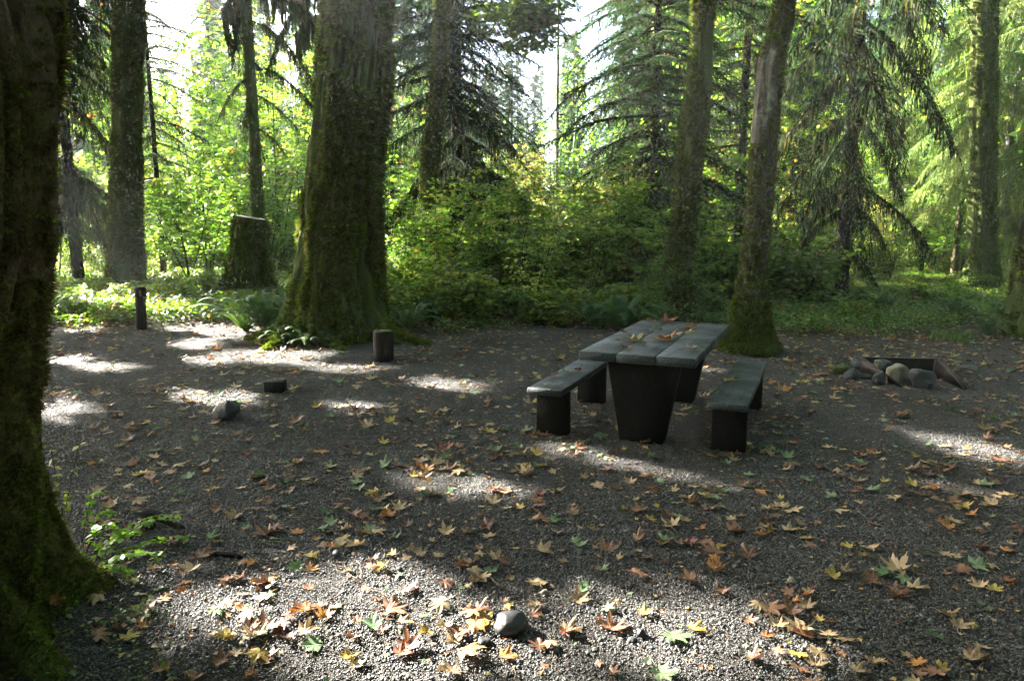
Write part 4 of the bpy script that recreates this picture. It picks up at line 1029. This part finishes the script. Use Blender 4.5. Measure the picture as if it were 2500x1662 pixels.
# ------------------------------------------------------------------ crowns: sprays added to shade the clearing, gaps left for the sun flecks
CAN = [spray_star(30, .42, .13, 200+i).mesh('canopy_spray', M['canopy']) for i in range(4)]
CANS = [spray_star(15, .24, .1, 210+i).mesh('small_canopy_spray', M['canopy']) for i in range(4)]
def crowns():
    off = []
    for tx, ty in [(-9.5, 10.5), (-13.5, 16.5), (-8.5, 6.8), (-18, 20), (-13, 9.5), (-20, 12.5), (-16, 5.5)]:
        for q in range(60):      # stand where the stem's own shadow misses the sun flecks
            x, y = tx+U(-.2, .2)*q**.5, ty+U(-.2, .2)*q**.5
            if abs(pix((x, y, 1))[0]) < 150 or pix((x, y, 1))[0] > -120: continue
            if not any(shades((x, y, h), .3) for h in np.arange(.5, 14, .25)): off.append((x, y)); break
    trees = [(BIG, big_s), (NEAR, near_s), (TA, a_s)]
    labs = ['off-frame maple'] * len(off)
    for i, (x, y) in enumerate(off):  # unseen trees added to carry shade over the clearing
        t = thing('mossy_maple_tree', 'shade tree left of the picture, %s from the camera side' % ['nearest', 'second', 'third', 'fourth', 'fifth', 'sixth', 'seventh'][sorted(off, key=lambda q: q[1]).index((x, y))], 'tree', (x, y, 0), 'shade trees left of the picture')
        sm = [[x, y, -.2, .42], [x+U(-.2, .2), y, 5, .32], [x+U(-.5, .5), y+U(-.3, .3), 19, .1]]
        g, A = trunk_geo(sm, 24, .4, .08, .5, 1.5, .08, [], .2, 4, 19, i); part('trunk', g, M['bark_moss'], t, True); trees.append((t, sm))
    pts = {i: [] for i in range(len(trees))}
    k = 0; tries = 0
    cot = 1/math.tan(SUN_EL); hx, hy = math.sin(SUN_AZ)*cot, math.cos(SUN_AZ)*cot
    while k < 11000 and tries < 90000:
        tries += 1
        gx, gy = U(-12, 10), U(1.6, 19)
        if abs(gx) > gy*.78+1.2: continue
        h = U(4.5, 15); x, y = gx+hx*h, gy+hy*h
        q = pix((x, y, h))
        if q and -60 < q[0] < 2560 and q[1] > -70: continue
        if in_fleck(gx, gy, .25 if gy > 4.5 else .3): continue
        if gy > 12.8 and rnd.random() < (.5 if gx < -3 else .96): continue
        i = min(range(len(trees)), key=lambda j: math.hypot(trees[j][0].location.x-x, trees[j][0].location.y-y)-(1.5 if j > 2 else 0))
        pts[i].append((x, y, h)); k += 1
    ca, sa = math.cos(math.radians(-23.5)), math.sin(math.radians(-23.5))
    for q in range(1300):      # leaves that keep the sun off the table top
        u, v = U(-1.15, .95), U(-1.25, 1.25); x, y, z = 1.375+u*ca-v*sa, 6.238+u*sa+v*ca, U(.4, .76)
        gx, gy = x-hx*z, y-hy*z
        if in_fleck(gx, gy, .12): continue
        h = U(4.5, 15); x, y = gx+hx*h, gy+hy*h; q_ = pix((x, y, h))
        if q_ and -60 < q_[0] < 2560 and q_[1] > -70: continue
        i = min(range(len(trees)), key=lambda j: math.hypot(trees[j][0].location.x-x, trees[j][0].location.y-y)-(1.5 if j > 2 else 0)); pts[i].append((x, y, h))
    for i, (t, sm) in enumerate(trees):
        if len(pts[i]) < 5: continue
        P = pts[i]
        scatter('crown', P, [(U(-.5, .5), U(-.5, .5), U(0, 6.3)) for _ in P], [U(.75, 1.2) for _ in P], [rnd.randrange(4) for _ in P], CANS, 'smallcanopy', t)
        g = Geo(); sel = P[::max(1, len(P)//60)]
        for p in sel:
            z = max(3.5, p[2]-U(.5, 3)); x, y, r = interp(sm, z); a = Vector((x, y, z)); b = Vector(p); m_ = (a+b)/2+Vector((U(-.3, .3), U(-.3, .3), .4))
            if any(shades(a.lerp(m_, u), .1) or shades(m_.lerp(b, u), .1) for u in (.1, .4, .7, 1)): continue
            q = [pix(a.lerp(b, u)) for u in (.15, .4, .7)]
            if any(v and 0 < v[0] < 2500 and v[1] > -20 for v in q): continue
            g.tube([a, m_, b], [.05, .03, .012], 5, .5, False)
        if g.n: part('limb', g, M['bark_brown'], t, True)
    for i, n, cx, cy in ((1, 520, -.5, .5), (0, 260, -1, 8)):  # overhead leaves added to cut skylight on the clearing
        t, sm = trees[i]; P = []
        for _ in range(n*3):
            p = (cx+U(-8, 8), cy+U(-6, 6), U(8.5, 14)); q = pix(p)
            if (q and q[1] > -150 and -200 < q[0] < 2700) or shades(p, .55): continue
            P.append(p)
            if len(P) >= n: break
        scatter('added_shade_crown', P, [(U(-.4, .4), U(-.4, .4), U(0, 6.3)) for _ in P], [U(1.0, 1.6) for _ in P], [rnd.randrange(4) for _ in P], CAN, 'canopy', t)
    # ordinary crowns above the frame for the other maples
    for t, sm, top, n, rad in ((TC, c_s, 14, 150, 3.5), (TD, d_s, 13, 130, 3.2), (TE, e_s, 11, 110, 2.8), (TG, g_s, 16, 150, 4)):
        P = []
        while len(P) < n:
            a = U(0, 6.3); d = rad*math.sqrt(rnd.random()); z = U(top*.55, top*1.15); x, y, _ = interp(sm, z); p = (x+d*math.cos(a), y+d*math.sin(a), z)
            q = pix(p)
            if q and q[1] > -60: continue
            P.append(p)
        scatter('crown', P, [(U(-.4, .4), U(-.4, .4), U(0, 6.3)) for _ in P], [U(.8, 1.3) for _ in P], [rnd.randrange(4) for _ in P], CAN, 'canopy', t)
    # the maple spray hanging into the top of the picture
    P = []
    for k in range(120):
        px, py = rnd.gauss(1290, 65), rnd.gauss(45, 42)
        if py < -40 or ((px-1290)/130)**2+((py-30)/95)**2 > 1: continue
        P.append(tuple(at(px, py, U(15.5, 17))))
    scatter('hanging_spray', P, [(U(-.4, .4), U(-.4, .4), U(0, 6.3)) for _ in P], [U(.5, .8) for _ in P], [rnd.randrange(4) for _ in P], CAN, 'canopy', TC)
    g = Geo(); g.tube([at(1080, -80, 16.5), at(1180, -60, 16.3), at(1280, 0, 16), at(1370, 60, 16), at(1400, 100, 16)], [.06, .05, .03, .02, .008], 6, .5)
    g.tube([at(1280, 0, 16), at(1310, 70, 16), at(1300, 120, 16)], [.02, .012, .005], 5, .5); part('limb', g, M['bark_brown'], TC, True)
crowns()

# ------------------------------------------------------------------ the far wood
def far_tree(seed, H=24, R=3.2, n=190):
    r_ = random.Random(seed); g = Geo(); g.tube([(0, 0, -1), (0, 0, H*.6), (0, 0, H)], [.3, .2, .02], 6, .74)
    for i in range(n):
        z = H*(.08+.9*(i/n)); a = r_.uniform(0, 6.3); l = R*(1-z/H)**.7*r_.uniform(.6, 1.15)+.3; dr = r_.uniform(.2, .6)
        for k in range(11):
            u = .15+.85*k/10; w_ = .42*(1-u*.5)*r_.uniform(.6, 1.3); an = a+r_.uniform(-.12, .12)
            p = Vector((math.cos(an)*l*u, math.sin(an)*l*u, z-dr*l*u*u+r_.uniform(-.1, .1))); sv = Vector((-math.sin(a), math.cos(a), r_.uniform(-.5, .5)))*w_
            e = p+Vector((math.cos(a)*.35, math.sin(a)*.35, -.3))+sv*r_.uniform(-1, 1)
            g.add([tuple(p), tuple(p+sv*.8), tuple(e)], [(0, 1, 2)], r_.uniform(.15, .65)); g.add([tuple(p), tuple(p-sv*.8), tuple(e+Vector((0, 0, .08)))], [(0, 1, 2)], r_.uniform(.15, .65))
    return g.mesh('far_conifer', M['needle'])
def far_broad(seed, H=12, R=3.2, n=900):
    r_ = random.Random(seed); g = Geo(); g.tube([(0, 0, -1), (.2, 0, H*.5), (0, .3, H*.9)], [.16, .12, .03], 6, .1)
    cl = [(r_.gauss(0, R*.45), r_.gauss(0, R*.45), H*r_.uniform(.15, 1), r_.uniform(.5, 1.2)) for _ in range(26)]
    for i in range(n):
        c = cl[i % len(cl)]; oval_leaf(g, (c[0]+r_.gauss(0, c[3]*.5), c[1]+r_.gauss(0, c[3]*.5), c[2]+r_.gauss(0, c[3]*.35)), r_.uniform(0, 6.3), r_.gauss(.2, .5), r_.gauss(0, .5), r_.uniform(.15, .3), min(1, max(0, r_.gauss(.55, .2))))
    return g.mesh('far_broadleaf', M['maple'])
FT = [far_tree(i, 24+3*i) for i in range(3)]+[far_broad(9+i) for i in range(3)]
def far_wood():
    P, R, S, I = [], [], [], []
    for k in range(420):      # the wood goes on round the clearing; unseen trees added to block skylight
        a = U(.9, 2*PI-.9) if k < 300 else U(.75, .95); d = 9+32*rnd.random()
        if k < 300 and (4.7 < a < 5.6 or (d < 15 and (a < 1.4 or a > 4.9))): continue
        x, y = math.sin(a)*d, math.cos(a)*d; broad = rnd.random() < .5
        if k >= 300: d = U(22, 60); x, y = math.sin(a)*d, math.cos(a)*d
        P.append((x, y, gz(x, y)-.1)); R.append((0, 0, U(0, 6.3))); S.append(U(.6, 1.1)); I.append(rnd.randrange(3)+(3 if broad else 0))
    for k in range(520):
        Y = 36+90*rnd.random()**.8; px = U(-150, 2650)
        x = (px-1250)/FPX*Y
        broad = rnd.random() < (.62 if Y < 60 else .25)
        s_ = U(.7, 1.15)
        if not broad:
            H = 26*s_; t = pix((x, Y, H)); 
            
            if 1110 < px < 1500: s_ *= min(1, (570-(70+U(0, 240)))/max(1, 570-t[1]))
            if 400 < px < 540: s_ *= min(1, (570-(120+U(0, 60)))/max(1, 570-t[1]))
        P.append((x, Y, gz(x, Y)-.1)); R.append((0, 0, U(0, 6.3))); S.append(s_); I.append(rnd.randrange(3)+(3 if broad else 0))
    scatter('distant_wood', P, R, S, I, FT, 'far')
far_wood()

# ------------------------------------------------------------------ the damp morning air
def haze():
    g = Geo(); g.box((0, 0, 0), (420, 420, 42), .5)
    m, nt = newmat('morning_haze')
    v = nd(nt, 'ShaderNodeVolumePrincipled', Color=(.9, .96, 1, 1), Density=HAZE, Anisotropy=.35)
    o = nt.nodes.new('ShaderNodeOutputMaterial'); nt.links.new(v.outputs[0], o.inputs['Volume'])
    h = link('haze', g.mesh('haze', m), None, 'stuff'); h.location = (0, 60, 19.5)
HAZE = .0005
haze()

# ------------------------------------------------------------------ fallen leaves
LV = [big_leaf(c, i, f) for i, (c, f) in enumerate([(.15, .08), (.45, .2), (.7, .25), (-.35, .0), (-.6, .15), (.25, .5)])]
LM_ = {}
def leaf_mesh(v, col):
    if (v, col) not in LM_: LM_[(v, col)] = LV[v].mesh('maple_leaf', M[col], True)
    return LM_[(v, col)]
KEY = [(960, 1358, 45, 'yellow'), (1135, 1382, 62, 'orange'), (1172, 1420, 72, 'tan'), (620, 1378, 58, 'orange'), (725, 1394, 62, 'green'), (596, 1492, 56, 'orange'), (790, 1512, 72, 'orange'), (955, 1262, 74, 'orange'),
       (975, 1600, 100, 'red'), (850, 1612, 88, 'yellow'), (1120, 1548, 96, 'brown'), (1318, 1584, 84, 'brown'), (1110, 1645, 110, 'tan'), (1690, 1542, 80, 'yellow'), (1752, 1398, 80, 'orange'), (1600, 1118, 56, 'pale green'),
       (1775, 1134, 46, 'pale green'), (1826, 1162, 56, 'pale green'), (2190, 1458, 120, 'brown'), (2340, 1532, 78, 'tan'), (1972, 1178, 56, 'pale green'), (2036, 1220, 58, 'pale green'), (1872, 1270, 66, 'orange'),
       (1620, 1322, 66, 'green'), (1558, 1252, 74, 'brown'), (935, 1082, 46, 'yellow'), (512, 1318, 66, 'green'), (345, 1502, 80, 'pale green'), (395, 1440, 60, 'green'), (445, 1450, 44, 'orange'), (470, 816, 40, 'orange'), (700, 1145+40, 58, 'green'),
       (1610, 1650, 120, 'pale green'), (1990, 1628, 96, 'tan'), (1945, 1600, 70, 'yellow'), (2090, 1640, 80, 'tan'), (2452, 1346, 56, 'orange'), (1400, 1326, 56, 'pale green'), (1320, 1350, 84, 'tan'), (1410, 1470, 90, 'tan'), (1480, 1490, 60, 'pale green'),
       (1470, 1395, 44, 'pale green'), (1300, 1425, 60, 'tan'), (1430, 1432, 46, 'green'), (1790, 1300, 84, 'brown'), (1740, 1350, 90, 'brown'), (1380, 1545, 70, 'red'), (1250, 1418, 40, 'tan'), (650, 1460, 76, 'tan'), (640, 1540, 90, 'brown'), (700, 1560, 66, 'brown'),
       (612, 1598, 44, 'orange'), (945, 1500, 60, 'brown'), (1000, 1440, 70, 'red'), (2290, 1560, 70, 'green'), (1870, 1560, 60, 'orange'), (2230, 1440, 90, 'tan'), (2180, 1220, 56, 'tan'), (2350, 1240, 60, 'yellow'), (2060, 1400, 60, 'tan'),
       (1230, 1205, 60, 'brown'), (1320, 1205, 60, 'red'), (1030, 1178, 46, 'tan'), (1120, 1092, 50, 'brown'), (780, 1103, 60, 'orange'), (605, 1110, 44, 'orange'), (380, 1120, 56, 'tan'), (640, 1165, 60, 'green'), (490, 1140, 56, 'tan'), (230, 1135, 46, 'orange'),
       (530, 1195, 44, 'tan'), (360, 1160, 40, 'orange'), (1045, 1210, 44, 'red'), (1270, 1095, 50, 'green'), (1425, 1165, 50, 'tan'), (2280, 1135, 60, 'green'), (2160, 1180, 40, 'yellow'), (2450, 1095, 44, 'brown'), (2400, 1050, 60, 'tan'), (1950, 935, 36, 'yellow'), (2250, 958, 30, 'orange')]
def color_of(): 
    return rnd.choices(['orange', 'brown', 'tan', 'yellow', 'green', 'pale green', 'red'], [6, 32, 38, 8, 6, 9, 1])[0]
def leaves():
    L = []
    for px, py, w_, c in KEY:
        p = G(px, py); L.append((w_, px, py, p, w_*pix(p)[2]/FPX*.8, c, True))
    k = 0
    while k < 4600:
        y = 2.2+11.3*rnd.random()**.75; x = U(-.78, .78)*y
        if y > edge_y(x)+.6: continue
        if any((x-o_.x)**2+(y-o_.y)**2 < r_**2 for o_, r_ in ROCKS): continue
        q = pix((x, y, 0)); s_ = min(.22, max(.04, rnd.gauss(.09, .05)))*.85
        if fbm(x*1.2, y*1.2, 11, 2) < -.05 and rnd.random() < .75: continue
        if q[0] < 230 and q[1] > 1000: continue
        # nothing inside table and bench feet
        L.append((s_*FPX/q[2], q[0], q[1], Vector((x, y, 0)), s_, color_of(), False)); k += 1
    L.sort(key=lambda a: -a[0]-(1e4 if a[6] else 0))
    L = [l for l in L if not any((l[3].x-o_.x)**2+(l[3].y-o_.y)**2 < (r_*.9)**2 for o_, r_ in ROCKS)]
    vis = [l for l in L if -20 < l[1] < 2520 and l[2] < 1690]; rest = [l for l in L if not (-20 < l[1] < 2520 and l[2] < 1690)]
    rows = [['%s fallen maple leaf %s' % (c, rel(px, py)), px, py, p, s_, c, key] for w_, px, py, p, s_, c, key in vis[:280]]
    grp = {id(r): '%s fallen leaves %s' % (r[5], rel(r[1], r[2])) for r in rows}
    unique_labels(rows)
    for r in rows:
        lab, px, py, p, s_, c, key = r
        v = rnd.choice((0, 1, 1, 2, 3, 4, 5)) if not key else rnd.choice((0, 1, 2, 5, 1))
        solo('maple_leaf', leaf_mesh(v, c), lab, 'leaf', (p.x, p.y, gz(p.x, p.y)+.012+(s_*.12 if v in (3, 4) else 0)), (U(-.25, .25), U(-.25, .25), U(0, 6.3)), s_*1.05, grp[id(r)])
    P, R, S, I = [], [], [], []; cols = list(LEAFCOL)
    meshes = [leaf_mesh(v, c) for c in cols for v in (0, 1, 2, 4)]
    for w_, px, py, p, s_, c, key in vis[280:]+rest:
        v = rnd.randrange(4)
        P.append((p.x, p.y, gz(p.x, p.y)+.01)); R.append((U(-.25, .25), U(-.25, .25), U(0, 6.3))); S.append(s_*1.1); I.append(cols.index(c)*4+v)
    for k in range(4200):   # litter in the green edge and the wood
        y = U(7.5, 19); x = U(-.76, .76)*y
        if y < edge_y(x)-(1.2 if x < 1.5 else 4): continue
        P.append((x, y, gz(x, y)+U(.01, .12)*(1 if y > edge_y(x)+.5 else .1))); R.append((U(-.5, .5), U(-.5, .5), U(0, 6.3))); S.append(U(.04, .11)); I.append(cols.index(color_of() if rnd.random() < .6 else rnd.choice(('orange', 'tan', 'brown')))*4+rnd.randrange(4))
    for k in range(7000):   # crumbs of leaf on the clearing
        y = 2.1+10.5*rnd.random()**.7; x = U(-.78, .78)*y
        P.append((x, y, gz(x, y)+.008)); R.append((U(-.2, .2), U(-.2, .2), U(0, 6.3))); S.append(U(.012, .035)); I.append(cols.index(rnd.choice(('tan', 'brown', 'tan', 'orange', 'yellow')))*4+rnd.randrange(4))
    scatter('leaf_litter', P, R, S, I, meshes, 'fallen')
    # leaves on the table top, the benches and the trunk foot
    def on(px, py, z, wpx, c, what, v=0, dz=.013):
        p = G(px, py, z+dz); k_ = pix(p)[2]/FPX
        solo('maple_leaf', leaf_mesh(v, c), '%s maple leaf lying %s' % (c, what), 'leaf', p, (U(-.1, .1), U(-.1, .1), U(0, 6.3)), wpx*k_*1.35, 'leaves lying on the table and benches')
    T_ = .76
    for a in ((1595, 783, 26, 'orange', 'at the far edge of the table top'), (1628, 785, 40, 'red', 'in the middle of the far table edge'), (1690, 798, 36, 'orange', 'across the right seam near the far end of the table'), (1678, 812, 24, 'yellow', 'on the right table plank near the far end'),
              (1594, 808, 36, 'pale green', 'on the middle plank near the far end'), (1545, 832, 50, 'tan', 'across the left seam of the table'), (1620, 828, 50, 'orange', 'in the middle of the table top'), (1650, 816, 26, 'tan', 'by the right seam of the table'), (1527, 848, 30, 'orange', 'on the left seam near the front of the table'),
              (1686, 848, 34, 'tan', 'on the right table plank near the front'), (1512, 831, 18, 'yellow', 'on the left plank of the table'), (1530, 812, 30, 'brown', 'on the damp patch of the left table plank'), (1570, 838, 30, 'pale green', 'on the middle plank near the front')):
        on(a[0], a[1], T_, a[2], a[3], a[4], rnd.choice((1, 2, 5)))
    for a in ((1347, 917, 34, 'orange', 'on the left bench near its front'), (1329, 939, 12, 'yellow', 'at the front end of the left bench'), (1382, 910, 26, 'green', 'in the middle of the left bench'), (1406, 902, 26, 'red', 'on the left bench toward the table'), (1367, 938, 12, 'pale green', 'on the front right corner of the left bench'),
              (1788, 929, 40, 'yellow', 'across the right bench'), (1795, 918, 20, 'green', 'small on the right bench behind the yellow one'), (1750, 959, 14, 'pale green', 'by the left edge of the right bench')):
        on(a[0], a[1], .427, a[2], a[3], a[4], rnd.choice((1, 2, 5)))
    # leaf clinging to the closest trunk
    p = at(130, 1462, 2.62); solo('maple_leaf', leaf_mesh(1, 'orange'), 'orange maple leaf caught on the mossy foot of the closest trunk', 'leaf', p, (1.0, .1, .4), .07)
leaves()

# twigs
def twigs():
    for i, (x0, y0, x1, y1, lab) in enumerate([(488, 1226, 550, 1148, 'straight pale twig standing out of the gravel near the closest trunk'), (510, 1350, 590, 1360, 'dark stick half buried in gravel right of the leafy weed'), (1120, 938, 1175, 930, 'thin dark twig in front of the left bench'),
            (700, 1262, 900, 1278, 'long thin twig lying in the middle front gravel'), (1190, 1400, 1240, 1440, 'leaf stalk twig above the round cobble'), (1600, 1280, 1612, 1310, 'short twig right of the front middle'), (560, 1400, 760, 1440, 'curved twig at the edge of the front sun patch'), (2130, 1600, 2260, 1570, 'thin pale twig in the lower right gravel')]):
        a, b = G(x0, y0, .008), G(x1, y1, .012 if i else .12); m_ = (a+b)/2+Vector((U(-.02, .02), U(-.02, .02), .008)); r = .003 if i != 1 else .014
        g = Geo(); g.tube([a-a, m_-a, b-a], [r, r, r*.6], 5, .5)
        solo('twig', g.mesh('twig', M['char'] if i in (1, 2) else M['twig']), lab, 'twig', a)
    P, R, S, I = [], [], [], []
    ms = []
    for k in range(5):
        r_ = random.Random(k); g = Geo(); pts = [(.1*j-.25, r_.uniform(-.03, .03), .01+r_.uniform(0, .01)) for j in range(6)]; g.tube(pts, [.006]*5+[.003], 4, .5); ms.append(g.mesh('twig_bit', M['twig']))
    for k in range(900):
        y = 2.1+11*rnd.random()**.75; x = U(-.78, .78)*y; P.append((x, y, gz(x, y)+.004)); R.append((0, U(-.05, .05), U(0, 6.3))); S.append(U(.1, .45)); I.append(rnd.randrange(5))
    scatter('twig_litter', P, R, S, I, ms, 'twigs')
twigs()
